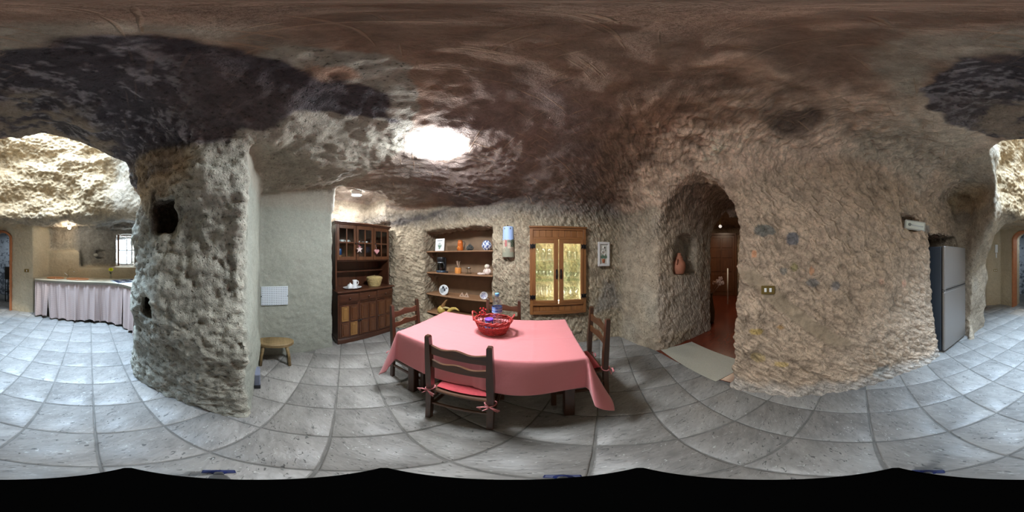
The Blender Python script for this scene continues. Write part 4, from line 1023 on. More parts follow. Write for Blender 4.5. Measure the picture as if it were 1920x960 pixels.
# dark openwork basket
t = thing('wire_basket', 'small dark openwork basket on the topmost niche shelf', 'basket', bt_(881, -.12, Z1), WB)
M_WIRE = plain('weathered_wire', (.085, .090, .085), .6, .3)
for k in range(12):
    a = 2*PI*k/12; m = MB().tube([(.058*math.sin(PI*(.18+.80*q))*math.cos(a+q), .058*math.sin(PI*(.18+.80*q))*math.sin(a+q), .004+.095*q) for q in [i/8 for i in range(9)]], .005, 5)
    m.tube([(.058*math.sin(PI*(.18+.80*q))*math.cos(a-q), .058*math.sin(PI*(.18+.80*q))*math.sin(a-q), .004+.095*q) for q in [i/8 for i in range(9)]], .005, 5).build('wire', M_WIRE, t)
MB().lathe([(.034, 0), (.034, .006), (1e-5, .006)], 18).build('base', M_WIRE, t)
MB().tube([(.018*math.cos(a), 0, .098+.022*math.sin(a)) for a in [PI*i/8 for i in range(9)]], .004, 6).build('handle', M_WIRE, t)
# blue and white vase
t = thing('round_vase', 'round blue and white patterned vase at the right of the topmost niche shelf', 'vase', bt_(912.5, -.10, Z1), WB)
vz = MB().lathe([(.040, 0), (.044, .004)]+[(.044+.034*math.sin(PI*q)**.75, .006+.134*q) for q in [i/22 for i in range(1, 22)]]+[(.043, .142), (.046, .150), (.038, .150), (1e-5, .14)], 56).build('body', vcol('vase_glaze', .2), t)
paint(vz, lambda x_, y_, z_: (.05, .08, .26) if math.sin(7*math.atan2(y_, x_)+.8*math.sin(z_*60))*math.sin(z_*75+.6) > .12 or z_ > .143 else (.62, .66, .74))
# coffee maker
t = thing('coffee_maker', 'black drip coffee maker on the second niche shelf', 'coffee maker', bt_(827, -.10, Z2), WB)
MB().lathe([(.085, 0), (.090, .006), (.088, .03), (.078, .036), (1e-5, .036)], 28, 1, .85).build('base', plain('dark_blue_plastic', (.035, .055, .085), .3), t)
MB().box(-.07, .07, .035, .075, .03, .26, .012).build('water_tank', M_BLACK, t)
MB().at((0, -.005, 0)).lathe([(.062, .190), (.072, .195), (.074, .262), (.068, .270), (1e-5, .272)], 28, 1, .85).build('filter_holder', M_BLACK, t)
MB().at((0, -.01, 0)).lathe([(.058, .038), (.066, .05), (.068, .11), (.058, .145), (.052, .17)], 28, cap=False).build('carafe', glass('dark_glass', (.16, .17, .19), .05, 1.6, .08), t)
MB().at((0, -.01, 0)).lathe([(.054, .165), (.060, .168), (.060, .186), (.050, .189), (1e-5, .189)], 28).build('carafe_lid', plain('grey_plastic', (.25, .26, .27), .25, .6), t)
MB().tube([(.060, -.03, .16), (.095, -.05, .15), (.098, -.05, .09), (.07, -.035, .07)], .008, 8).build('handle', M_BLACK, t)
MB().tube([(.06, .04, .012), (.11, .02, .008), (.135, -.03, .010)], .004, 6).at((.140, -.03, .016), (0, 0, .5)).box(-.022, .022, -.014, .014, -.015, .015, .006).build('plug', M_BLACK, t)
# cup with sticks
t = thing('ridged_pot', 'ridged orange pot holding sticks on the second niche shelf', 'pot', bt_(859, -.12, Z2), WB)
m = MB(); n_ = 60; V = []; Fs = []
pf = [(.050, 0), (.053, .02), (.053, .075), (.050, .085), (.051, .094), (.045, .094), (.044, .02), (.001, .016)]
for r_, z_ in pf:
    for i in range(n_):
        a = 2*PI*i/n_; k = 1+(.05*math.cos(12*a) if .01 < z_ < .08 and r_ > .045 else 0); V.append((r_*k*math.cos(a), r_*k*math.sin(a), z_))
for k in range(len(pf)-1):
    for i in range(n_): Fs.append((k*n_+i, k*n_+(i+1) % n_, (k+1)*n_+(i+1) % n_, (k+1)*n_+i))
m.add(V, Fs).build('body', plain('apricot_glaze', (.62, .24, .055), .45, var=.1), t)
M_STICK = wood('stick_wood', (.20, .12, .08), (.36, .24, .17), 2, .7, 20., 0.)
rr = random.Random(5)
for k in range(6):
    a = k*1.05; st_ = MB().tube([(.018*math.cos(a), .018*math.sin(a), .018), (-.035+.014*k+rr.uniform(-.004, .004), .02*math.sin(a*2), .185+.012*rr.random()*2)], [.0055, .0045], 6).build('stick', M_STICK, None, t.location.copy(), (0, 0, WB))
    tag(st_, ('first', 'second', 'third', 'fourth', 'fifth', 'sixth')[k]+' wooden stick from the left in the ridged orange pot', 'stick', 'sticks in the ridged orange pot')
# little metal stand
t = thing('metal_burner', 'small bronze tripod burner on the second niche shelf', 'burner', bt_(878.5, -.12, Z2), WB)
M_BRZ = plain('bronze', (.20, .15, .09), .35, .85)
for k in range(3):
    a = 2*PI*k/3+.5; MB().tube([(.046*math.cos(a), .046*math.sin(a), .003), (.026*math.cos(a), .026*math.sin(a), .045), (.020*math.cos(a), .020*math.sin(a), .085)], .0035, 6).build('leg', M_BRZ, t)
MB().lathe([(1e-5, .076), (.030, .080), (.044, .088), (.046, .095), (.038, .095), (1e-5, .088)], 26).build('dish', M_BRZ, t)
MB().at((.004, 0, .098)).ball(.015, 10, 6, 1, 1, .5).build('tealight', M_WHITE, t)
MB().tube([(.05*math.cos(a), .05*math.sin(a), .004) for a in [2*PI*i/24 for i in range(24)]], .003, 5, closed=True).build('ring', M_BRZ, t)
# soft toy
M_TOY = plain('toy_cloth', (.66, .53, .47), .9, var=.12, scale=60., sheen=.2)
t = thing('soft_toy', 'pale pink soft toy sitting at the right end of the second niche shelf', 'toy', bt_(914, -.10, Z2), WB)
toy = MB().lathe([(1e-5, 0), (.040, .004), (.050, .03), (.042, .065), (.026, .09), (.016, .098)], 18).at((0, 0, .128), (0, .2, 0)).ball(.034, 16, 12).build('body', M_TOY, t)
MB().at((-.010, -.006, .128)).ball(.0345, 14, 10).build('bonnet', plain('cream_cloth', (.68, .62, .50), .9), t)
for s_ in (-1, 1):
    MB().tube([(s_*.03, -.01, .085), (s_*.052, -.02, .06), (s_*.050, -.035, .035)], [.014, .012, .011], 8).build('arm', M_TOY, t)
    MB().tube([(-.02, s_*.016-.03, .018), (-.065, s_*.022-.045, .016), (-.110, s_*.025-.05, .015)], [.018, .015, .014], 8).at((-.118, s_*.025-.05, .018)).ball(.018, 10, 8).build('leg', M_TOY, t)
# round painted picture
t = thing('round_plaque', 'round white plaque painted with black and grey figures, third niche shelf', 'plaque', bt_(832, -.08, Z3), WB)
pq = MB().at((0, 0, .088), (math.radians(80), 0, 0)).lathe([(.075, -.02), (.092, -.012), (.094, .002), (.086, .008)]+[(.084-.006*k, .006) for k in range(14)]+[(1e-5, .006)], 60).build('disc', vcol('plaque_paint', .4), t)
def plq(x_, y_, z_):
    z_ -= .088; r_ = math.hypot(x_, z_)
    if r_ > .078: return (.66, .67, .68)
    if math.hypot(x_+.012, z_-.042) < .024 or math.hypot((x_-.022)*1.6, z_-.005) < .028: return (.03, .03, .04)
    if math.hypot((x_+.03)*1.0, z_+.012) < .045: return (.28, .31, .33)
    if abs(x_-.055) < .012 and abs(z_-.045) < .02: return (.05, .05, .06)
    return (.62, .64, .66)
paint(pq, plq)
# pair of little triangular houses
M_PALEW = wood('pale_wood', (.42, .28, .20), (.58, .42, .32), 0, .6, 15., 0.)
t = thing('triangle_ornament', 'pale wooden ornament of two joined triangles on the third niche shelf', 'ornament', bt_(870.5, -.115, Z3), WB)
for s_, h_ in ((-1, .072), (1, .080)):
    V = []; x0 = s_*.043; a_ = .046; w_ = .015
    out = [(x0-a_, 0), (x0+a_, 0), (x0+.004, h_)]; inn = [(x0-a_*.42, w_), (x0+a_*.42, w_), (x0+.004, h_*.56)]
    for y_ in (-.012, .012): V += [(q[0], y_, q[1]) for q in out]+[(q[0], y_, q[1]) for q in inn]
    Fs = []
    for i in range(3):
        j = (i+1) % 3; Fs += [(i, j, 3+j, 3+i), (9+i, 9+j, 6+j, 6+i), (6+i, 6+j, j, i), (3+i, 3+j, 9+j, 9+i)]
    MB().add(V, Fs, flat=True).build('triangle', M_PALEW, t)
    MB().at((x0, 0, .022)).ball(.009, 8, 6).build('knot', M_STOOLD, t)
# bowl lying on its side
t = thing('lying_bowl', 'small patterned bowl lying on its side, right end of the third niche shelf', 'bowl', bt_(908, -.10, Z3), WB)
bw = MB().at((0, -.02, .062), (math.radians(80), 0, math.radians(20))).lathe([(.030, -.085), (.045, -.06), (.058, -.02), (.062, .006), (.055, .006), (.045, -.004), (.034, -.010), (.022, -.013), (.012, -.015), (1e-5, -.016)], 40).build('body', vcol('bowl_glaze', .3), t)
paint(bw, lambda x_, y_, z_: (.22, .22, .42) if .006 < math.hypot(x_-.0, z_-.06) < .036 and math.sin(6*math.atan2(z_-.06, x_)) > -.2 and y_ < 0 else ((.55, .53, .55) if y_ < .01 else (.40, .36, .30)))
# yellow gourd with a long neck
M_GOURD = plain('gourd_skin', (.52, .36, .09), .4, var=.25, scale=14.)
t = thing('neck_gourd', 'yellow long-necked gourd on the lowest niche shelf, left', 'gourd', bt_(828, -.06, Z4), WB)
MB().at((0, 0, .075), (0, .25, 0)).ball(.078, 20, 14, .95, .95, 1.0).build('body', M_GOURD, t)
MB().tube([(.02, 0, .12), (.04, 0, .17), (.06, 0, .21), (.085, 0, .25), (.12, 0, .285), (.15, 0, .305)], [.042, .034, .024, .017, .012, .009], 12).build('neck', plain('gourd_neck', (.24, .12, .045), .5, var=.3, scale=20.), t)
MB().tube([(.04, -.03, .12), (.09, -.02, .135), (.14, 0, .125), (.18, .02, .12)], [.012, .02, .016, .006], 10).build('leaf', plain('gourd_leaf', (.50, .38, .16), .6), t)
g2 = thing('curved_gourd', 'curved yellow-green dried gourd behind the table edge, lowest niche shelf', 'gourd', bt_(850, -.07, Z4), WB)
MB().tube([(-.11, 0, .03), (-.07, 0, .085), (-.02, 0, .125), (.04, 0, .14), (.09, 0, .118), (.11, 0, .10)], [.034, .036, .030, .022, .014, .006], 12).build('body', M_GOURD, g2)
# ------------------------------------------------------------------ painted roof tile hanging on the wall
u_ = ub(952, .05); pz = on_back(u_, 1.60, .08); rt = thing('painted_roof_tile', 'curved clay roof tile painted with a village under a blue sky, hung on the wall', 'wall decoration', (pz.x, pz.y, 1.385), WB)
TLH = .435
def tile_fn(rr_, flip=False):
    def f(a, b_):
        if flip: a = 1-a
        R = (.088-.012*b_)*rr_; th = PI*(.06+.88*a); return (-R*math.cos(th), -R*.85*math.sin(th)+.006, TLH*b_)
    return f
ti = MB().grid(tile_fn(1.), 44, 90).build('painted_face', vcol('tile_paint', .35), rt)
def village(x_, y_, z_):
    q = z_/TLH; s_ = x_/.08
    if q > .56+.015*math.sin(s_*9): return (.36, .50, .80) if abs(s_+.55)+abs(q-.93)*3 > .12 and abs(s_-.5)+abs(q-.93)*3 > .12 else (.10, .10, .11)
    if s_ > .55 and q > .33 and (q < .60): return (.05, .065, .05) if math.sin(q*70+s_*20) > -.6 else (.16, .19, .12)
    if -.45 < s_ < -.12 and .34 < q < .55: return (.42, .13, .13)
    if .05 < s_ < .6 and .44 < q < .55: return (.17, .19, .155) if q > .47 else (.45, .36, .30)
    if q > .27 and (-.95 < s_ < -.55 or .0 < s_ < .62): return (.58, .50, .40) if math.sin(s_*38)*math.sin(q*62) > -.5 else (.20, .13, .10)
    if q > .16 and s_ < -.35: return (.50, .45, .33) if math.sin(s_*25+q*40) > -.3 else (.12, .12, .08)
    if s_ > .45 and q > .16: return (.44, .34, .25) if math.sin(s_*30-q*30) > -.3 else (.15, .11, .08)
    return (.27, .27, .205)
paint(ti, village)
MB().grid(tile_fn(.88, True), 20, 8).build('clay_back', plain('clay', (.20, .105, .07), .8), rt)
m = MB(); f1, f2 = tile_fn(1.), tile_fn(.88)
for b_ in (0, 1): m.grid(lambda a, c_: tuple(Vector(f1(a, b_)).lerp(Vector(f2(a, b_)), c_ if b_ == 0 else c_)), 20, 1)
m.build('rim', plain('clay_rim', (.18, .09, .06), .8), rt)
MB().at((0, -.02, TLH+.012), (PI/2, 0, 0)).lathe([(.004, 0), (.004, .03), (.008, .034), (1e-5, .036)], 10).build('nail', M_IRON, rt)
# ------------------------------------------------------------------ framed picture with flowers
u_ = ub(1132.5, .03); pz = on_back(u_, 1.43, .10); pf_ = thing('flower_picture', 'white deep frame with white flowers in a terracotta pot, right of the lit cabinet', 'picture', (pz.x, pz.y, 1.245), WB)
fw, fh = .095, .37
m = MB().box(-fw, -fw+.03, -.030, .004, 0, fh, .004).box(fw-.03, fw, -.030, .004, 0, fh, .004).box(-fw+.03, fw-.03, -.030, .004, 0, .035, .004).box(-fw+.03, fw-.03, -.030, .004, fh-.035, fh, .004)
m.build('frame', plain('frame_paint', (.66, .64, .63), .45), pf_)
m = MB().box(-fw+.03, fw-.03, -.008, .002, .03, fh-.03, .001).build('backing', plain('mount_board', (.58, .57, .52), .7), pf_)
for (cx_, cz_, r_) in ((.004, .285, .021), (-.022, .215, .025), (.016, .172, .018), (.018, .245, .012)):
    d = MB().at((cx_, -.012, cz_), (PI/2, 0, 0)).lathe([(r_*1.0, -.002), (r_, .003), (r_*.5, .006), (1e-5, .006)], 16).build('flower', plain('petal_white', (.72, .70, .64), .7), pf_)
    MB().at((cx_+.001, -.019, cz_)).ball(.0085, 10, 6).build('flower_centre', M_IRON, d)
M_LEAF = plain('leaf_green', (.12, .20, .14), .7, var=.3, scale=60.)
m = MB()
for k in range(11):
    a = -1.2+.24*k; m.at((.0, -.010-.001*(k % 3), .115), (0, a, 0)).add([(-.008, 0, .01), (.008, 0, .01), (.009, -.004, .04), (0, -.002, .072), (-.009, -.004, .04)], [(0, 1, 2, 3, 4)])
m.build('leaf', M_LEAF, pf_)['kind'] = 'stuff'
MB().at((-.004, -.010, .05)).lathe([(.020, 0), (.027, .05), (.028, .06), (1e-5, .06)], 16, 1, .5).build('flower_pot', plain('terracotta_small', (.42, .15, .07), .8), pf_)
# ------------------------------------------------------------------ the lit glass cabinet let into the wall
c0, c1 = ub(993.5, .03), ub(1098.5, .03); cu = (c0+c1)/2; hw = (c1-c0)/2; CZ0, CZ1 = .548, 1.800
cb = thing('glass_cabinet', 'lit wooden cabinet with two glazed doors let into the rock wall', 'cabinet', back(cu, 0, 0), WB)
Yo, Yi = -.050, .010
for s_ in (-1, 1): MB().box(min(s_*hw, s_*(hw-.045)), max(s_*hw, s_*(hw-.045)), Yo+.004, Yi, CZ0, CZ1).build('frame', M_CAB, cb)
MB().box(-hw+.045, hw-.045, Yo+.004, Yi, CZ1-.035, CZ1).box(-hw-.012, hw+.012, Yo-.016, Yi, CZ1-.004, CZ1+.022, .006).build('head_rail', M_CABX, cb)
MB().box(-hw+.045, hw-.045, Yo+.004, Yi, CZ0, CZ0+.050).build('bottom_rail', M_CABX, cb)
MB().box(-hw+.045, hw-.045, Yo-.004, Yi, CZ0+.140, CZ0+.168).build('sill_rail', M_CABX, cb)
MB().box(-hw+.045, hw-.045, Yo+.006, Yi, CZ1-.165, CZ1-.135).build('transom', M_CABX, cb)
nb = 8; bw_ = (2*hw-.09)/nb
for (za, zb) in ((CZ1-.135, CZ1-.035), (CZ0+.050, CZ0+.140)):
    MB().box(-hw+.045, hw-.045, Yi-.008, Yi, za, zb, .001).build('board_light_stop', M_CAB, cb)  # unseen panel added to block cabinet light between the boards
    for k in range(nb):
        x_ = -hw+.045+k*bw_; MB().box(x_+.001, x_+bw_-.001, Yo+.016, Yi-.01, za, zb, .004).build('board', M_CAB, cb)
dz0, dz1 = CZ0+.170, CZ1-.165
for s_ in (-1, 1):
    xa, xb = (-hw+.045, -.006) if s_ < 0 else (.006, hw-.045)
    st_o, st_i = .036, .062
    la, lb_ = (st_o, st_i) if s_ < 0 else (st_i, st_o)
    d = MB().box(xa, xa+la, Yo-.006, Yi-.02, dz0, dz1).box(xb-lb_, xb, Yo-.006, Yi-.02, dz0, dz1).build('door', M_CAB, cb)
    MB().box(xa+la, xb-lb_, Yo-.006, Yi-.02, dz0, dz0+.045).build('rail', M_CABX, d); MB().box(xa+la, xb-lb_, Yo-.006, Yi-.02, dz1-.058, dz1).build('rail', M_CABX, d)
    MB().box(xa+la, xb-lb_, Yo+.010, Yo+.014, dz0+.045, dz1-.058, .0005).build('pane', M_PANE, d)
    hx = -.030*1 if s_ < 0 else .030
    m = MB().at((hx, Yo-.010, (dz0+dz1)/2-.03)).prism([(.016*math.sin(a)*(.45+.55*abs(math.sin(a))), .075*math.cos(a)) for a in [2*PI*i/16 for i in range(16)]][::-1], -.003, .004)
    m = MB().at((hx, Yo-.010, (dz0+dz1)/2-.03), (PI/2, 0, 0)).prism([(-.016*math.sin(a)*(.45+.55*abs(math.sin(2*a))), .075*math.cos(a)) for a in [2*PI*i/20 for i in range(20)]], -.002, .005)
    m.at((hx, Yo-.010, (dz0+dz1)/2-.03)).tube([(0, -.004, .045), (0, -.026, .03), (0, -.026, -.03), (0, -.004, -.045)], .006, 8).build('handle', M_IRON, d)
    for zz_ in (dz0+.10, dz1-.10):
        xh = xa-.004 if s_ < 0 else xb+.004
        hg = MB().at((xh, Yo-.008, zz_), (PI/2, 0, 0))
        out = [(-.042, -.036), (-.016, -.022), (-.004, -.034), (.004, -.034), (.016, -.022), (.042, -.036), (.034, 0), (.042, .036), (.016, .022), (.004, .034), (-.004, .034), (-.016, .022), (-.042, .036), (-.034, 0)]
        hg.prism(out, -.003, .004).tube([(0, -.034, .006), (0, .034, .006)], .006, 8).build('hinge', plain('hinge_metal', (.035, .045, .06), .4, .6) if False else M_IRON, d)
# glass shelves and the strip lamp along the bottom
GS = []
for zz_, l_ in ((1.335, 'upper clear glass shelf in the lit cabinet'), (1.030, 'lower clear glass shelf in the lit cabinet')):
    o = MB().box(-.34, .34, .04, .32, 0, .007, .001).build('glass_shelf', glass('shelf_glass', (.90, .97, .93), .03, 1.3, .0), None, back(cu, 0, zz_), (0, 0, WB)); tag(o, l_, 'shelf')
CB = .592
fl = MB().box(-.355, .355, .012, .33, CB, .720, .004).build('cabinet_floor', plain('cream_board', (.72, .62, .40), .6), cb)
t = thing('strip_lamp', 'glowing strip lamp lying along the bottom of the lit cabinet', 'lamp', back(cu, 0, .7205), WB)
MB().box(-.32, .32, .035, .060, 0, .012, .002).build('housing', M_WHITE, t)
MB().box(-.31, .31, .037, .058, .0122, .020, .003).build('tube', plain('strip_glow', (1, .9, .7), .5, emit=(1., .91, .70), es=62.), t)
t = thing('strip_lamp', 'added thin strip lamp under the top of the lit cabinet', 'lamp', back(cu, 0, 1.735), WB)
MB().box(-.32, .32, .020, .045, 0, .012, .002).build('housing', M_WHITE, t)  # upper strip added, unseen, to brighten the inside of the cabinet
MB().box(-.31, .31, .022, .043, -.008, -.0002, .003).build('tube', bpy.data.materials['strip_glow'], t)
def tumbler(name, label, cat, x_, y_, z_, pr_, grp):
    o = MB().lathe(pr_, 18).build(name, M_TUMB, None, back(cu, 0, z_)+Vector((x_*math.cos(WB)-y_*math.sin(WB), x_*math.sin(WB)+y_*math.cos(WB), 0)), (0, 0, WB)); tag(o, label, cat, grp)
def tum(r, h): return [(r*.82, 0), (r*.95, h*.3), (r, h), (r*.95, h), (r*.88, h*.3), (1e-5, h*.07)]
def gob(r, h): return [(r*.8, 0), (r*.8, h*.02), (r*.13, h*.06), (r*.12, h*.38), (r*.55, h*.45), (r*.95, h*.6), (r*.9, h), (r*.85, h), (r*.88, h*.62), (1e-5, h*.46)]
def flu(r, h): return [(r*.9, 0), (r*.85, h*.02), (r*.16, h*.05), (r*.14, h*.35), (r*.6, h*.5), (r*.8, h), (r*.75, h), (r*.55, h*.52), (1e-5, h*.38)]
P1, P2, P3 = 1.3425, 1.0375, .7205
for x_, w_ in ((-.305, 'left'), (-.21, 'middle'), (-.115, 'right')): tumbler('beer_mug', w_+' of three large glasses on the upper glass shelf, left door', 'glass', x_, .13, P1, tum(.043, .17), 'large glasses on the upper glass shelf')
for x_, w_ in ((.185, 'left'), (.275, 'right')): tumbler('tumbler', w_+' of two clear tumblers on the upper glass shelf, right door', 'glass', x_, .12, P1, tum(.041, .125), 'tumblers on the upper glass shelf')
for k, (x_, y_) in enumerate(((-.31, .10), (-.25, .19), (-.20, .10), (-.14, .18), (-.10, .09))): tumbler('stemmed_glass', ('first', 'second', 'third', 'fourth', 'fifth')[k]+' cut stemmed glass from the left, lower glass shelf', 'glass', x_, y_, P2, gob(.038, .145), 'cut glasses on the lower glass shelf')
for x_, w_ in ((.18, 'left'), (.29, 'right')): tumbler('dessert_bowl', w_+' of two glass dessert bowls on the lower glass shelf', 'bowl', x_, .13, P2, [(.03, 0), (.032, .004), (.012, .012), (.012, .03), (.045, .06), (.052, .115), (.049, .115), (.04, .062), (1e-5, .035)], 'glass dessert bowls')
for k, (x_, y_) in enumerate(((-.31, .11), (-.275, .20), (-.235, .12), (-.195, .21), (-.155, .12), (-.10, .19))): tumbler('champagne_flute', ('first', 'second', 'third', 'fourth', 'fifth', 'sixth')[k]+' tall flute from the left on the cabinet bottom, left door', 'glass', x_, y_, P3, flu(.034, .235), 'flutes on the cabinet bottom')
for k, (x_, y_) in enumerate(((.10, .13), (.15, .20), (.20, .12), (.25, .20), (.30, .13))): tumbler('goblet', ('first', 'second', 'third', 'fourth', 'fifth')[k]+' wine goblet from the left on the cabinet bottom, right door', 'glass', x_, y_, P3, gob(.040, .20), 'goblets on the cabinet bottom')
# ------------------------------------------------------------------ ceiling lamp, floodlight
LC = Vector((-.55, 1.135)); hz = hit((LC.x, LC.y, 1.6), (0, 0, 1), .15)+1.6
cl = thing('ceiling_lamp', 'glaring round white ceiling lamp above the left of the table', 'lamp', (LC.x, LC.y, hz), 0)
MB().lathe([(.16, .08), (.185, .06), (.185, -.001), (.16, -.001)], 48).build('base_ring', plain('lamp_ring', (.8, .8, .8), .4), cl)
MB().lathe([(.190, -.004), (.199, -.006), (.198, -.009), (.185, -.018), (.165, -.027), (.12, -.040), (.06, -.047), (1e-5, -.049)], 48, cap=False).build('diffuser', plain('lamp_glow', (1, 1, 1), .5, emit=(.90, .96, 1.), es=135.), cl)
fo, fd = on_ray(668, 362, .05); fo = fo-fd*.10
fl_ = thing('floodlight', 'small white floodlight under the rock above the hutch', 'lamp', fo, math.radians(60))
MB().box(-.075, .075, -.03, .03, -.04, .04, .008).build('housing', M_WHITEP, fl_)
MB().box(-.068, .068, -.026, .026, -.045, -.0405, .002).build('lens', plain('flood_glow', (1, 1, 1), .5, emit=(.95, .98, 1.), es=1300.), fl_)
MB().box(.078, .090, -.02, .02, -.045, .09, .003).tube([(.084, 0, .06), (.084, .04, .10), (.05, .09, .13)], .006, 6).build('bracket', M_WHITEP, fl_)
# ------------------------------------------------------------------ along the plastered wall
t = thing('stool', 'low rustic stool with oval wooden seat beside the grey plastered wall', 'stool', (-1.835, .215, 0), math.radians(84))
ov = [(.215*math.cos(a)*(1+.03*math.sin(3*a)), .118*math.sin(a)*(1+.05*math.cos(2*a+.6))) for a in [2*PI*i/28 for i in range(28)]]
MB().prism(ov, .298, .340, .008).build('seat', M_STOOL, t)
MB().at((-.02, 0, 0)).prism([(.11*math.cos(a), .07*math.sin(a)) for a in [2*PI*i/20 for i in range(20)]], .3405, .3445, .003).build('seat_patch', M_STOOL, t)
for sx in (-1, 1):
    for sy in (-1, 1):
        MB().tube([(sx*.125, sy*.062, .298), (sx*.150, sy*.088, .15), (sx*.158, sy*.096, 0.001)], [.020, .017, .018], 8).build('leg', M_STOOL if sy < 0 else M_STOOLD, t)  # back legs darker than the front ones, shade put into the colour
    MB().box(sx*.158-.012, sx*.158+.012, -.082, .082, .012, .034, .004).build('runner', M_STOOLD, t)
MB().box(-.12, .12, -.05, -.035, .26, .298, .003).build('rail', M_STOOLD, t)
# white perforated panel
def on_plane(px, py): d = Vector((math.sin(az(px)), math.cos(az(px)), 0)); q = -2.0/d.x; return Vector((-2.0, d.y*q, H0+q*math.tan(ep(py))))
a_, b_ = on_plane(489.5, 537.5), on_plane(539.5, 570.5); pxh = hit((-1.4, (a_.y+b_.y)/2, (a_.z+b_.z)/2), (-1, 0, 0), .14)
pn = thing('perforated_panel', 'white perforated rectangular panel screwed to the grey plastered wall', 'panel', (-1.4-pxh+.004, (a_.y+b_.y)/2, b_.z), PI/2)
pw, ph = (b_.y-a_.y)/2, a_.z-b_.z
MB().box(-pw, pw, -.012, .012, 0, ph, .002).build('board', plain('panel_white', (.66, .73, .80), .5), pn)
m = MB()
for i in range(15):
    for j in range(10): m.at((-pw+.014+i*(2*pw-.028)/14, -.0125, .014+j*(ph-.028)/9), (PI/2, 0, 0)).lathe([(.0050, 0), (.0050, .0006), (1e-5, .0006)], 6)
m.build('hole', plain('hole_dark', (.05, .06, .10), .8), pn)['kind'] = 'stuff'
for s_ in (-1, 1): MB().at((s_*(pw-.003), -.012, ph*.49), (PI/2, 0, 0)).lathe([(.006, 0), (.006, .003), (1e-5, .005)], 10).build('screw', M_IRON, pn)
# small device at the foot of the pillar
q = Vector((-1.40, -.02, 0)); hy = hit((q.x, .4, .12), (0, -1, 0), .06)
t = thing('wall_adapter', 'small grey-blue plastic box near the floor beside the pillar', 'adapter', (q.x, .4-hy, 0), 0)
MB().box(-.075, .075, -.02, .032, .045, .215, .008).build('housing', plain('adapter_grey', (.16, .18, .25), .45), t)
for k in range(6): MB().box(-.068, .068, .0322, .0345, .06+k*.024, .070+k*.024, .001).build('louvre', plain('adapter_light', (.24, .26, .34), .5) if k == 0 else bpy.data.materials['adapter_light'], t)
MB().box(-.08, .08, -.02, .036, .0, .044, .004).build('foot', M_BLACK, t)
# ------------------------------------------------------------------ right wall: switch, bulkhead lamp
def right_mount(py_, z_, r=.04): t_ = hit((.5, py_, z_), (1, 0, 0), r); return Vector((.5+t_, py_, z_))
sw_ = right_mount(0.0, 1.112, .05)
t = thing('light_switch', 'brass wall switch plate with two white rockers', 'switch', (sw_.x, sw_.y, sw_.z-.036), -PI/2)
MB().box(-.056, .056, -.008, .006, 0, .073, .003).build('plate', M_BRASS, t)
for s_ in (-1, 1): MB().box(s_*.021-.010, s_*.021+.010, -.014, -.006, .020, .054, .002).build('rocker', M_WHITEP, t)
bp_, bd_ = on_ray(1716, 423, .05)
t = thing('bulkhead_lamp', 'white oblong emergency lamp fixed in a notch of the right wall', 'lamp', bp_-bd_*.03, math.radians(-118))
t.rotation_euler = (0, math.radians(5), math.radians(-124))
MB().box(-.135, .135, -.012, .03, -.062, .062, .012).build('base', plain('lamp_base', (.60, .60, .56), .5), t)
MB().box(-.122, .122, -.034, -.0125, -.052, .052, .012).build('cover', glass('frosted_cover', (.96, .97, .95), .25, 1.45, .04), t)
MB().box(-.118, .118, -.0135, -.0122, -.046, .046, .001).build('reflector', plain('reflector', (.85, .86, .80), .35), t)
MB().tube([(-.05, -.02, 0), (.10, -.02, -.004)], .007, 8).build('tube', M_WHITE, t)
MB().at((-.075, -.016, .002), (PI/2, 0, 0)).lathe([(.020, 0), (.018, .010), (1e-5, .012)], 14).build('socket', plain('socket_grey', (.28, .28, .27), .5), t)
# ------------------------------------------------------------------ the arch: pot, mat, door of the further room
pz = on_ray(1277, 508, .03)[0]
t = thing('terracotta_pot', 'terracotta lidded pot in the arched niche of the passage', 'pot', (2.045, 1.245, 1.137), .3)
zf = hit((2.045, 1.245, 1.5), (0, 0, -1), .06); t.location.z = 1.5-zf+.002
M_TERRA = plain('terracotta', (.43, .165, .095), .75, var=.15, scale=12., bump=.15)
MB().lathe([(.060, 0), (.075, .01), (.095, .07), (.102, .12), (.092, .17), (.068, .205), (.058, .215), (.066, .226), (.062, .232), (1e-5, .232)], 36).build('body', M_TERRA, t)
MB().lathe([(.056, .232), (.054, .245), (.036, .270), (.030, .28), (.034, .295), (.024, .308), (1e-5, .31)], 28).build('lid', M_TERRA, t)
for s_ in (-1, 1): MB().tube([(s_*.060, 0, .215), (s_*.105, 0, .205), (s_*.115, 0, .165), (s_*.095, 0, .145)], .010, 8).build('handle', M_TERRA, t)
# woven mat at the threshold
A_, B_, D_ = Vector((1.70, 1.32)), Vector((2.16, 1.07)), Vector((1.345, .405)); ex = (B_-A_); ey = (D_-A_); ey = ey.normalized()*.93
ex = ex.normalized()*.50
mt = thing('door_mat', 'cream woven mat on the floor across the arch threshold', 'rug', (A_.x, A_.y, .0045), 0)
m = MB(); n_, k_ = 26, 52
def matz(i, j): return .004+(.0026 if (i+j) % 2 else 0.)
V = []; Fs = []
for j in range(k_):
    for i in range(n_):
        a, b_ = i/n_, j/k_; ca, cb_ = (i+1)/n_, (j+1)/k_; e = .12/n_; f_ = .12/k_; z_ = matz(i, j); n0 = len(V)
        for (s0, t0) in ((a+e, b_+f_), (ca-e, b_+f_), (ca-e, cb_-f_), (a+e, cb_-f_)): q = ex*s0+ey*t0; V.append((q.x, q.y, z_))
        Fs.append((n0+3, n0+2, n0+1, n0))
m.add(V, Fs, flat=True).build('weave', plain('mat_fibre', (.52, .50, .42), .9, var=.1, scale=80.), mt)['kind'] = 'stuff'
MB().prism([(0, 0), (ey.x, ey.y), (ex.x+ey.x, ex.y+ey.y), (ex.x, ex.y)], 0, .0035).build('backing', plain('mat_backing', (.40, .385, .32), .9), mt)
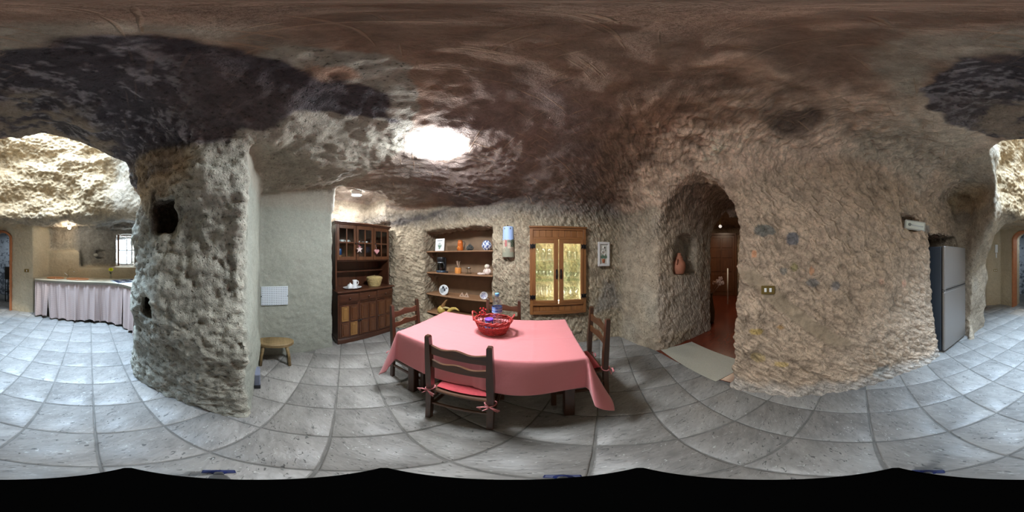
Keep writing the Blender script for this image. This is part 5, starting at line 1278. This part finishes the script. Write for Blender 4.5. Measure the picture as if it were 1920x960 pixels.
# panelled brown door at the far end of the passage
dn = MB(); DX = 5.42; fx_ = 1.60
door = struct(MB().box(-.46, .46, -.02, .02, .006, 2.12, .004).build('door_1', wood('door_wood', (.075, .025, .010), (.16, .060, .022), 2, .4, 8., .3), None, (DX, fx_, 0), (0, 0, -PI/2+.25)))
for (z0_, z1_) in ((.15, .78), (.86, 1.26), (1.34, 1.60), (1.68, 2.02)):
    for (x0_, x1_) in ((-.38, -.03), (.03, .38)):
        MB().box(x0_, x1_, -.034, -.018, z0_, z1_, .014).build('panel', bpy.data.materials['door_wood'], door)
MB().at((-.40, -.02, 1.02), (PI/2, 0, 0)).lathe([(.022, 0), (.022, .006), (.010, .01), (.010, .03), (.024, .04), (.020, .055), (1e-5, .058)], 14).build('door_handle', M_BRASS, door)
fr_ = struct(MB().box(-.54, -.465, -.035, .03, .004, 2.2).box(.465, .54, -.035, .03, .004, 2.2).box(-.54, .54, -.035, .03, 2.125, 2.2).build('trim_1', bpy.data.materials['door_wood'], None, (DX, fx_, 0), (0, 0, -PI/2+.25)))
q = at_d(1364.5, 4.6); t = MB().tube([(0, 0, .004), (0, 0, .52), (0, 0, 1.05)], .018, 10).build('white_pole', M_WHITEP, None, q); tag(t, 'thin white pole standing beside the brown door beyond the arch', 'pole')
bq, bd_ = at_d(1350.5, 2.98), 0; hz_ = hit((bq.x, bq.y, 1.5), (0, 0, 1), .05); zt = H0+2.98*math.tan(ep(424.5))
t = thing('globe_lamp', 'tiny white globe lamp above the dark inner doorway of the passage', 'lamp', (bq.x, bq.y, zt), 0)
MB().ball(.030, 14, 10).build('globe', plain('globe_white', (.85, .80, .74), .3, emit=(1, .9, .8), es=.6), t)
MB().tube([(0, 0, .028), (0, 0, 1.5+hz_-zt+.02)], .010, 8).build('stem', M_BRASS, t)
# dried flowers by the inner doorway
t = thing('dried_flowers', 'dried flower stems with pale pink puffs beside the inner doorway', 'flowers', (at_d(1331, 3.25).x, at_d(1331, 3.25).y, .004), 0)
MB().lathe([(.07, 0), (.09, .05), (.10, .25), (.06, .5), (.05, .6), (.06, .64), (.052, .64), (.04, .58), (1e-5, .5)], 20).build('vase', M_STOOLD, t)
M_PUFF = plain('dried_puff', (.55, .36, .28), .9, var=.2, scale=50.)
base = Vector(t.location)
for (px_, py_, r_) in ((1347, 528, .048), (1351, 523, .040), (1353.5, 531, .045), (1340, 532, .04), (1349, 535, .035)):
    h_ = at_d(px_, 3.25+.05*((px_*7) % 3), 0); h_.z = H0+3.25*math.tan(ep(py_)); h_ -= base
    st_ = MB().tube([(0, 0, .5), (h_.x*.4, h_.y*.4, .5+(h_.z-.5)*.55), tuple(h_)], .004, 5).build('stem', M_STICK, t)
    m = MB()
    for k in range(7): a = k*2.4; m.at((h_.x+r_*.6*math.cos(a), h_.y+r_*.6*math.sin(a), h_.z+r_*.5*math.sin(k*1.7))).ball(r_*.62, 8, 6)
    m.build('puff', M_PUFF, st_)
# ------------------------------------------------------------------ fridge: local x along its front, y into the recess
FA = math.atan2(-.64, -.05); fr = thing('fridge', 'steel-grey fridge freezer standing in a rock recess', 'fridge', (.962, -1.822, 0), FA)
M_STEEL = plain('brushed_steel', (.33, .305, .285), .38, .5, var=.06, scale=120.)
M_SIDE = plain('fridge_side', (.07, .092, .125), .5, .2)
MB().box(.004, .616, .062, .60, .02, 1.522, .006).build('body', M_SIDE, fr)
MB().box(.010, .610, .045, .075, .03, 1.515, .003).build('gasket', M_BLACK, fr)
MB().box(.02, .60, .07, .55, 0, .03, .002).build('plinth', M_BLACK, fr)
d = MB().box(0, .62, 0, .045, .955, 1.53, .012).build('freezer_door', M_STEEL, fr)
MB().box(.03, .60, -.006, .004, .968, .996, .003).build('handle', plain('handle_steel', (.50, .50, .51), .3, .9), d)
MB().box(.03, .60, -.008, .004, .958, .967, .002).build('handle_shadow_strip', M_BLACK, d).name = 'handle_shade_strip'  # black strip standing in for the shade under the handle
d = MB().box(0, .62, 0, .045, .035, .935, .012).build('fridge_door', M_STEEL, fr)
MB().box(.01, .61, .002, .045, .936, .954, .003).build('divider', plain('divider_grey', (.42, .43, .45), .35, .7), fr)
# ------------------------------------------------------------------ kitchen corner: worktop, gathered curtain, sinks, window
front = [Vector(q) for q in ((-.765, -3.52), (-1.06, -3.25), (-1.355, -2.99), (-1.605, -2.78), (-1.80, -2.62), (-1.93, -2.46), (-2.00, -2.22), (-1.98, -1.98), (-1.90, -1.74))]
def smooth(P, n):
    out = []
    for i in range(len(P)-1):
        p0, p1, p2, p3 = P[max(i-1, 0)], P[i], P[i+1], P[min(i+2, len(P)-1)]
        for k in range(n):
            t = k/n; out.append(.5*((2*p1)+(p2-p0)*t+(2*p0-5*p1+4*p2-p3)*t*t+(3*p1-p0-3*p2+p3)*t**3))
    return out+[P[-1]]
FS = smooth(front, 8)
kw = thing('kitchen_worktop', 'pale masonry kitchen worktop curving along the back wall over the curtain', 'worktop', (-1.6, -3.0, 0), 0)
KO = Vector((-1.6, -3.0))
backp = [Vector(q) for q in ((-1.80, -1.62), (-2.5, -1.98), (-3.06, -2.50), (-1.30, -4.02), (-.83, -3.80))]
out = [(p_-KO) for p_ in FS]+[(p_-KO) for p_ in backp]
area = sum(out[i].x*out[(i+1) % len(out)].y-out[(i+1) % len(out)].x*out[i].y for i in range(len(out)))
if area < 0: out = out[::-1]
MB().prism([(q.x, q.y) for q in out], .848, .880, 0).build('top', plain('worktop_cream', (.50, .44, .33), .45, var=.12, scale=6.), kw)
m = MB()
V = []; 
for p_ in FS: V += [(p_.x-KO.x, p_.y-KO.y, .838), (p_.x-KO.x, p_.y-KO.y, .882)]
for p_ in FS: q = p_+KN.to_2d()*.012; V += [(q.x-KO.x, q.y-KO.y, .838), (q.x-KO.x, q.y-KO.y, .882)]
n_ = len(FS); Fs = []
for i in range(n_-1):
    a, b_ = 2*i, 2*(i+1); c_, d_ = 2*n_+2*i, 2*n_+2*(i+1)
    Fs += [(a, a+1, b_+1, b_), (c_, d_, d_+1, c_+1), (a+1, c_+1, d_+1, b_+1), (a, b_, d_, c_)]
m.add(V, Fs, flat=True).build('edge', plain('worktop_edge', (.13, .11, .08), .7), kw)
M_SUP = plain('support_wall', (.3, .27, .2), .9)
for p_ in (Vector((-.90, -3.62)), Vector((-2.15, -2.75)), Vector((-2.2, -1.92))): MB().box(p_.x-KO.x-.05, p_.x-KO.x+.05, p_.y-KO.y-.05, p_.y-KO.y+.05, 0, .848).build('support', M_SUP, kw)
# gingham curtains hung under the worktop
def gingham():
    m, t, b = nt('gingham'); L = t.links.new
    uv = node(t, 'ShaderNodeAttribute', attribute_name='Col'); sp = node(t, 'ShaderNodeSeparateColor'); L(uv.outputs['Color'], sp.inputs['Color'])
    fs = []
    for ch in ('Red', 'Green'):
        w_ = node(t, 'ShaderNodeMath', operation='MULTIPLY'); L(sp.outputs[ch], w_.inputs[0]); w_.inputs[1].default_value = 1/.016
        f_ = node(t, 'ShaderNodeMath', operation='FRACT'); L(w_.outputs[0], f_.inputs[0])
        g_ = node(t, 'ShaderNodeMath', operation='GREATER_THAN'); L(f_.outputs[0], g_.inputs[0]); g_.inputs[1].default_value = .5; fs.append(g_)
    ad = node(t, 'ShaderNodeMath', operation='ADD'); L(fs[0].outputs[0], ad.inputs[0]); L(fs[1].outputs[0], ad.inputs[1])
    cr = node(t, 'ShaderNodeMapRange'); L(ad.outputs[0], cr.inputs['Value']); cr.inputs['From Max'].default_value = 2
    mx = node(t, 'ShaderNodeMix', data_type='RGBA'); L(cr.outputs['Result'], mx.inputs['Factor']); mx.inputs[6].default_value = (.66, .55, .50, 1); mx.inputs[7].default_value = (.36, .25, .25, 1)
    L(mx.outputs[2], b.inputs['Base Color']); b.inputs['Roughness'].default_value = .85
    return m
M_GING = gingham()
arc = [0.]
for i in range(1, len(FS)): arc.append(arc[-1]+(FS[i]-FS[i-1]).length)
def at_arc(s_):
    s_ = min(max(s_, 0), arc[-1]-1e-6); i = max(k for k in range(len(arc)) if arc[k] <= s_); i = min(i, len(FS)-2)
    t = (s_-arc[i])/(arc[i+1]-arc[i]); p_ = FS[i].lerp(FS[i+1], t); d_ = (FS[i+1]-FS[i]).normalized(); n_ = Vector((-d_.y, d_.x))
    if n_.dot(-p_) < 0: n_ = -n_
    return p_, n_
cuts = [0.0, .31, .98, 1.42, 1.88, arc[-1]]
names = ['left end panel of the gathered gingham curtain under the worktop', 'second gingham curtain panel from the left, under the sinks', 'middle gingham curtain panel under the worktop', 'gingham curtain panel under the flower vase', 'gingham curtain panel on the curve beside the pillar']
rr = random.Random(11)
for ci in range(len(cuts)-1):
    a0, a1 = cuts[ci]-.012, cuts[ci+1]+.012; nu = int((a1-a0)*150); nv = 22; V = []; Cc = []
    ph_ = [rr.uniform(0, 6) for _ in range(4)]
    for j in range(nv+1):
        v_ = j/nv; z_ = .836-v_*(.836-.055+.012*math.sin(ci*2.1))
        for i in range(nu+1):
            q = i/nu; pinch = 1-.10*math.sin(PI*min(1, v_*1.15))*(1 if ci in (0, 1) else .3)*(2*q-1 if ci == 0 else (-(2*q-1) if ci == 1 else 0))*0
            s_ = a0+(a1-a0)*q
            g = math.sin(s_*95+ph_[0])*.5+math.sin(s_*61+ph_[1])*.5
            w2 = math.sin(s_*34+ph_[2]+.8*v_)+.6*math.sin(s_*21+ph_[3]-1.2*v_)
            off = .012+.008*g*(1-v_)**1.5+(.031*w2+.009*g)*(v_**.6)+.006*v_
            s2 = s_+.010*math.cos(s_*34+ph_[2]+.8*v_)*v_+(.05*(v_**1.5)*(1-q) if ci == 1 else 0)-(.04*(v_**1.5)*q if ci == 0 else 0)
            p_, n2_ = at_arc(s2); p_ = p_+n2_*(off-.022)
            V.append((p_.x, p_.y, z_+.016*math.sin(s_*18+ph_[1])*v_**2)); Cc.append((s_*2.1+.01*g+10, z_+10, 0))
    w = nu+1; m = MB(); m.add(V, [(j*w+i, j*w+i+1, (j+1)*w+i+1, (j+1)*w+i) for j in range(nv) for i in range(nu)])
    o = m.build('gathered_curtain', M_GING); at_ = o.data.attributes.new('Col', 'FLOAT_COLOR', 'POINT')
    at_.data.foreach_set('color', np.array([(*c_, 1) for c_ in Cc], np.float32).ravel()); tag(o, names[ci], 'curtain', 'gingham curtains under the worktop')
# terracotta sinks and tap
def sink(px, d_, label, rx, ry):
    q = at_d(px, d_, .8805); t = thing('terracotta_sink', label, 'sink', q, KB)
    MB().lathe([(.205, 0), (.215, .006), (.205, .016), (.190, .014), (.160, .006), (.10, .003), (1e-5, .002)], 40, rx/.2, ry/.2).build('basin', plain('sink_terracotta', (.55, .23, .10), .5, var=.12, scale=9.) if 'sink_terracotta' not in bpy.data.materials else bpy.data.materials['sink_terracotta'], t)
    MB().lathe([(.022, .0035), (.022, .006), (1e-5, .006)], 14).build('drain', M_CHROME, t)
sink(104, 3.80, 'left round terracotta sink let into the worktop', .20, .16); sink(145, 3.62, 'right oval terracotta sink let into the worktop', .24, .16)
q = at_d(127, 3.86, .8805); t = thing('kitchen_tap', 'slim arched tap with white lever behind the terracotta sinks', 'tap', q, KB)
MB().lathe([(.020, 0), (.020, .05), (.014, .06), (1e-5, .06)], 14).build('base', M_CHROME, t)
MB().tube([(0, 0, .05), (.005, .0, .16), (.05, -.02, .215), (.13, -.05, .225), (.165, -.06, .20), (.168, -.06, .165)], .006, 8).build('spout', plain('tap_brass', (.42, .34, .20), .3, .9), t)
MB().tube([(0, 0, .058), (-.05, 0, .095), (-.08, 0, .115)], [.007, .010, .009], 8).build('lever', M_WHITE, t)
MB().at((.168, -.06, .15)).lathe([(.012, 0), (.012, .02), (1e-5, .022)], 10).build('spout_tip', M_WHITE, t)
# hob
q = at_d(236, 3.30, .8825); t = thing('hob', 'dark blue glass hob on the white stretch of worktop by the window', 'hob', q, KB+.35)
MB().box(-.27, .27, -.22, .22, 0, .006, .002).build('white_surround', M_WHITE, t)
MB().box(-.23, .23, -.18, .20, .0062, .012, .002).build('glass_top', plain('hob_glass', (.012, .03, .085), .12, spec=.7), t)
for sx, sy in ((-.11, -.08), (.11, -.08), (-.11, .09), (.11, .09)): MB().at((sx, sy, .0121)).lathe([(.07, 0), (.07, .001), (1e-5, .001)], 24).build('ring', plain('hob_ring', (.03, .035, .05), .3) if 'hob_ring' not in bpy.data.materials else bpy.data.materials['hob_ring'], t)
# flower in a glass
q = at_d(208, 3.66, .8805); t = thing('flower_vase', 'small glass vase with one bright yellow flower on the worktop', 'vase', q, 0)
MB().lathe([(.028, 0), (.032, .01), (.030, .05), (.014, .075), (.013, .10), (.018, .115), (.016, .115), (.010, .10), (.026, .05), (1e-5, .01)], 20).build('glass', M_TUMB, t)
MB().tube([(0, 0, .02), (.004, 0, .10), (0, 0, .185)], .003, 5).build('stem', M_LEAF, t)
m = MB(); M_YEL = plain('yellow_petal', (.86, .84, .05), .6)
for k in range(34):
    a = k*2.4; e = .3+1.15*(k/34); m.at((0, 0, .195), (0, e, a)).add([(-.015, 0, .006), (.015, 0, .006), (.020, .004, .044), (0, .002, .066), (-.020, .004, .044)], [(0, 1, 2, 3, 4)])
m.at((0, 0, .20)).ball(.024, 10, 8).build('blossom', M_YEL, t)
for s_ in (-1, 1): MB().add([(s_*.002, 0, .11), (s_*.03, -.006, .13), (s_*.036, 0, .18), (s_*.012, .006, .16)], [(0, 1, 2, 3)]).build('leaf', plain('dark_leaf', (.03, .045, .02), .6) if s_ < 0 else bpy.data.materials['dark_leaf'], t)
# pale stone in the hollow of the back wall
sp_, sd_ = on_ray(180, 478, .04); o = MB().ball(.055, 16, 10, 1.25, .9, .75).build('pale_stone', plain('stone_pale', (.42, .40, .36), .9, var=.2, scale=20., bump=.4), None, sp_-sd_*.05); tag(o, 'pale rounded stone lying in a hollow of the kitchen back wall', 'stone')
# ceiling bulb over the sinks
kb_, kd_ = on_ray(131, 424, .05); cz_ = hit((kb_.x+KN.x*.10, kb_.y+KN.y*.10, 1.6), (0, 0, 1), .06)+1.6
t = thing('spot_bulb', 'small bright spot bulb under the rock above the sinks', 'lamp', (kb_.x+KN.x*.05, kb_.y+KN.y*.05, cz_-.01), 0)
MB().lathe([(.030, .02), (.034, 0), (.034, -.03), (.020, -.045)], 18).build('socket', M_WHITE, t)
MB().at((0, 0, -.075)).ball(.036, 16, 12).build('bulb', plain('bulb_glow', (1, 1, 1), .5, emit=(1., .93, .80), es=190.), t)
# window of the kitchen
q = kit(2.03, -.42); wn = thing('window_1', None, None, (q.x, q.y, 0), math.atan2(KN.y, KN.x)+PI/2); wn['kind'] = 'structure'
M_WFR = wood('window_wood', (.10, .045, .025), (.20, .10, .055), 2, .5, 8., .1); M_WFRW = plain('window_white', (.75, .76, .78), .5)
WZ0, WZ1, ww = 1.155, 1.955, .25
for n2__, a in (('frame_left', (-ww, -ww+.035)), ('frame_right', (ww-.035, ww))): struct(MB().box(a[0], a[1], -.03, .03, WZ0, WZ1).build('window_frame', M_WFR, wn))
struct(MB().box(-ww+.035, ww-.035, -.03, .03, WZ0, WZ0+.03).box(-ww+.035, ww-.035, -.03, .03, WZ1-.03, WZ1).build('window_frame', M_WFR, wn))
struct(MB().box(-ww+.035, ww-.035, -.02, .02, (WZ0+WZ1)/2-.012, (WZ0+WZ1)/2+.012).box(-.012, .012, -.02, .02, WZ0+.03, WZ1-.03).build('glazing_bar', M_WFRW, wn))
for (z0_, z1_) in ((WZ0+.03, (WZ0+WZ1)/2-.012), ((WZ0+WZ1)/2+.012, WZ1-.03)):
    for (x0_, x1_) in ((-ww+.035, -.012), (.012, ww-.035)): struct(MB().box(x0_, x1_, -.004, .0, z0_, z1_, .0005).build('pane', M_PANE, wn))
o = struct(MB().box(-.24, .24, -.06, .42, 1.150, 1.160, .003).build('window_sill', plain('sill_plaster', (.45, .44, .42), .7), wn))
o = MB().box(-.022, .022, -.012, .012, WZ0+.0, WZ1-.02).build('shutter', M_WFR, None, kit(1.80, -.14), (0, 0, wn.rotation_euler.z)); tag(o, 'narrow brown shutter leaf at the left edge of the kitchen window', 'shutter')
# switch, socket, intercom on the hall walls
wd = HN; ps_ = Vector((-.58, -3.93, 0)); 
def mount(o_, d_, r): t_ = hit(o_, d_, r); return Vector(o_)+Vector(d_).normalized()*t_
p_, d_ = on_ray(50, 507.5, .045); nrm = Vector((.40, .92, 0)).normalized(); ra = math.atan2(nrm.y, nrm.x)+PI/2
t = thing('light_switch', 'single brass wall switch between the hall doorway and the sinks', 'switch', (p_.x, p_.y, p_.z-.036), ra)
MB().box(-.056, .056, -.006, .010, 0, .073, .003).build('plate', M_BRASS, t); MB().box(-.010, .010, -.012, -.004, .020, .054, .002).build('rocker', M_WHITEP, t)
p_, d_ = on_ray(1868, 466, .05); ra = math.atan2(p_.y, p_.x)+PI+PI/2
t = thing('intercom_handset', 'white intercom handset hanging on the brown hall wall', 'intercom', (p_.x, p_.y, p_.z-.09), ra+.25)
MB().box(-.040, .040, -.035, .012, -.03, .20, .012).build('handset', M_WHITE, t)
MB().box(-.018, .018, -.02, .012, -.17, -.04, .006).build('cradle', M_WHITE, t)
p_, d_ = on_ray(1866.5, 507, .05)
t = thing('socket', 'small dark double socket low under the intercom handset', 'socket', (p_.x, p_.y, p_.z-.03), ra+.25)
MB().box(-.05, .05, -.006, .012, 0, .06, .003).build('plate', M_BRASS, t)
for s_ in (-1, 1): MB().box(s_*.022-.012, s_*.022+.012, -.010, -.004, .014, .046, .002).build('outlet', M_WHITEP, t)
# orange arched frame of the hall doorway
M_BRICK = plain('orange_trim', (.46, .17, .07), .7, var=.12, scale=12.)
w0, sp0, rise = .335, 1.83, .225
def arch_pts(w_, sp_, rs_): return [(-w_, 0), (-w_, sp_)]+[(-w_*math.cos(a), sp_+rs_*math.sin(a)) for a in [PI*i/18 for i in range(1, 18)]]+[(w_, sp_), (w_, 0)]
A1, A2 = arch_pts(w0, sp0, rise), arch_pts(w0-.045, sp0, rise-.045); V = []; Fs = []
for y_ in (-.035, .16):
    for q in A1: V.append((q[0], y_, q[1]))
    for q in A2: V.append((q[0], y_, q[1]))
n_ = len(A1)
for i in range(n_-1):
    Fs += [(i, i+1, n_+i+1, n_+i), (2*n_+i+1, 2*n_+i, 3*n_+i, 3*n_+i+1), (n_+i, n_+i+1, 3*n_+i+1, 3*n_+i), (i+1, i, 2*n_+i, 2*n_+i+1)]
o = struct(MB().add(V, Fs, flat=True).build('trim_2', M_BRICK, None, (dc.x, dc.y, 0), (0, 0, math.atan2(HN.y, HN.x)+PI/2)))
# dark cabinet just inside that doorway
q = at_d(19, 4.95); t = thing('dark_box', 'black box on thin legs just beyond the hall doorway, half hidden', 'box', (q.x, q.y, -.006), math.atan2(HN.y, HN.x)+PI/2)
MB().box(-.14, .14, -.10, .14, .70, 1.08, .006).build('case', M_BLACK, t)
for sx in (-1, 1):
    for sy in (-.08, .12): MB().box(sx*.12-.010, sx*.12+.010, sy-.010, sy+.010, 0, .70).build('leg', M_IRON, t)
MB().box(-.13, .13, -.09, .13, .30, .32).build('shelf', M_IRON, t)
# ------------------------------------------------------------------ the camera tripod whose feet show at the bottom of the picture
t = thing('camera_tripod', 'black tripod with blue foot clamps on the tiles under the viewpoint', 'tripod', (0, 0, 0), 0)
M_NAVY = plain('navy_plastic', (.010, .018, .09), .4)
for px_, py_ in ((410, 884), (1055, 893), (1740, 884)):
    f_ = at_z(px_, py_, 0); d_ = Vector((f_.x, f_.y, 0)).normalized(); a_ = math.atan2(d_.y, d_.x); r_ = f_.length if False else math.hypot(f_.x, f_.y)
    top = d_*.03+Vector((0, 0, .98)); ft = d_*(r_-.005)+Vector((0, 0, .012))
    lg = MB().tube([ft, ft.lerp(top, .45)], .009, 10).tube([ft.lerp(top, .42), top], .013, 10).build('leg', M_BLACK, t)
    MB().tube([ft-Vector((0, 0, .012)), ft+Vector((0, 0, .02))], [.013, .012], 10).build('foot', M_BLACK, lg)
    c_ = ft.lerp(top, .05)
    m = MB().tube([ft.lerp(top, .02), ft.lerp(top, .09)], .018, 10).at(c_, (0, 0, a_)).box(-.012, .016, -.035, .035, -.006, .010, .003)
    m.build('clamp', M_NAVY, lg)
    st_ = MB().tube([d_*.20+Vector((0, 0, .42)), Vector((0, 0, .52))], .005, 6).build('brace', M_BLACK, t)
MB().lathe([(.050, .95), (.050, 1.0), (.030, 1.02), (1e-5, 1.02)], 20).tube([(0, 0, .50), (0, 0, 1.12)], .013, 12).build('column', M_BLACK, t)
MB().at((0, 0, 1.13)).ball(.026, 14, 10).build('ball_joint', M_BLACK, t)
MB().box(-.048, .048, -.048, .048, 1.150, 1.163, .002).build('mount_cover_plate', plain('plate_black', (.001, .001, .001), 1., spec=0.), t)  # plate shaped to cover the floor below the camera in black
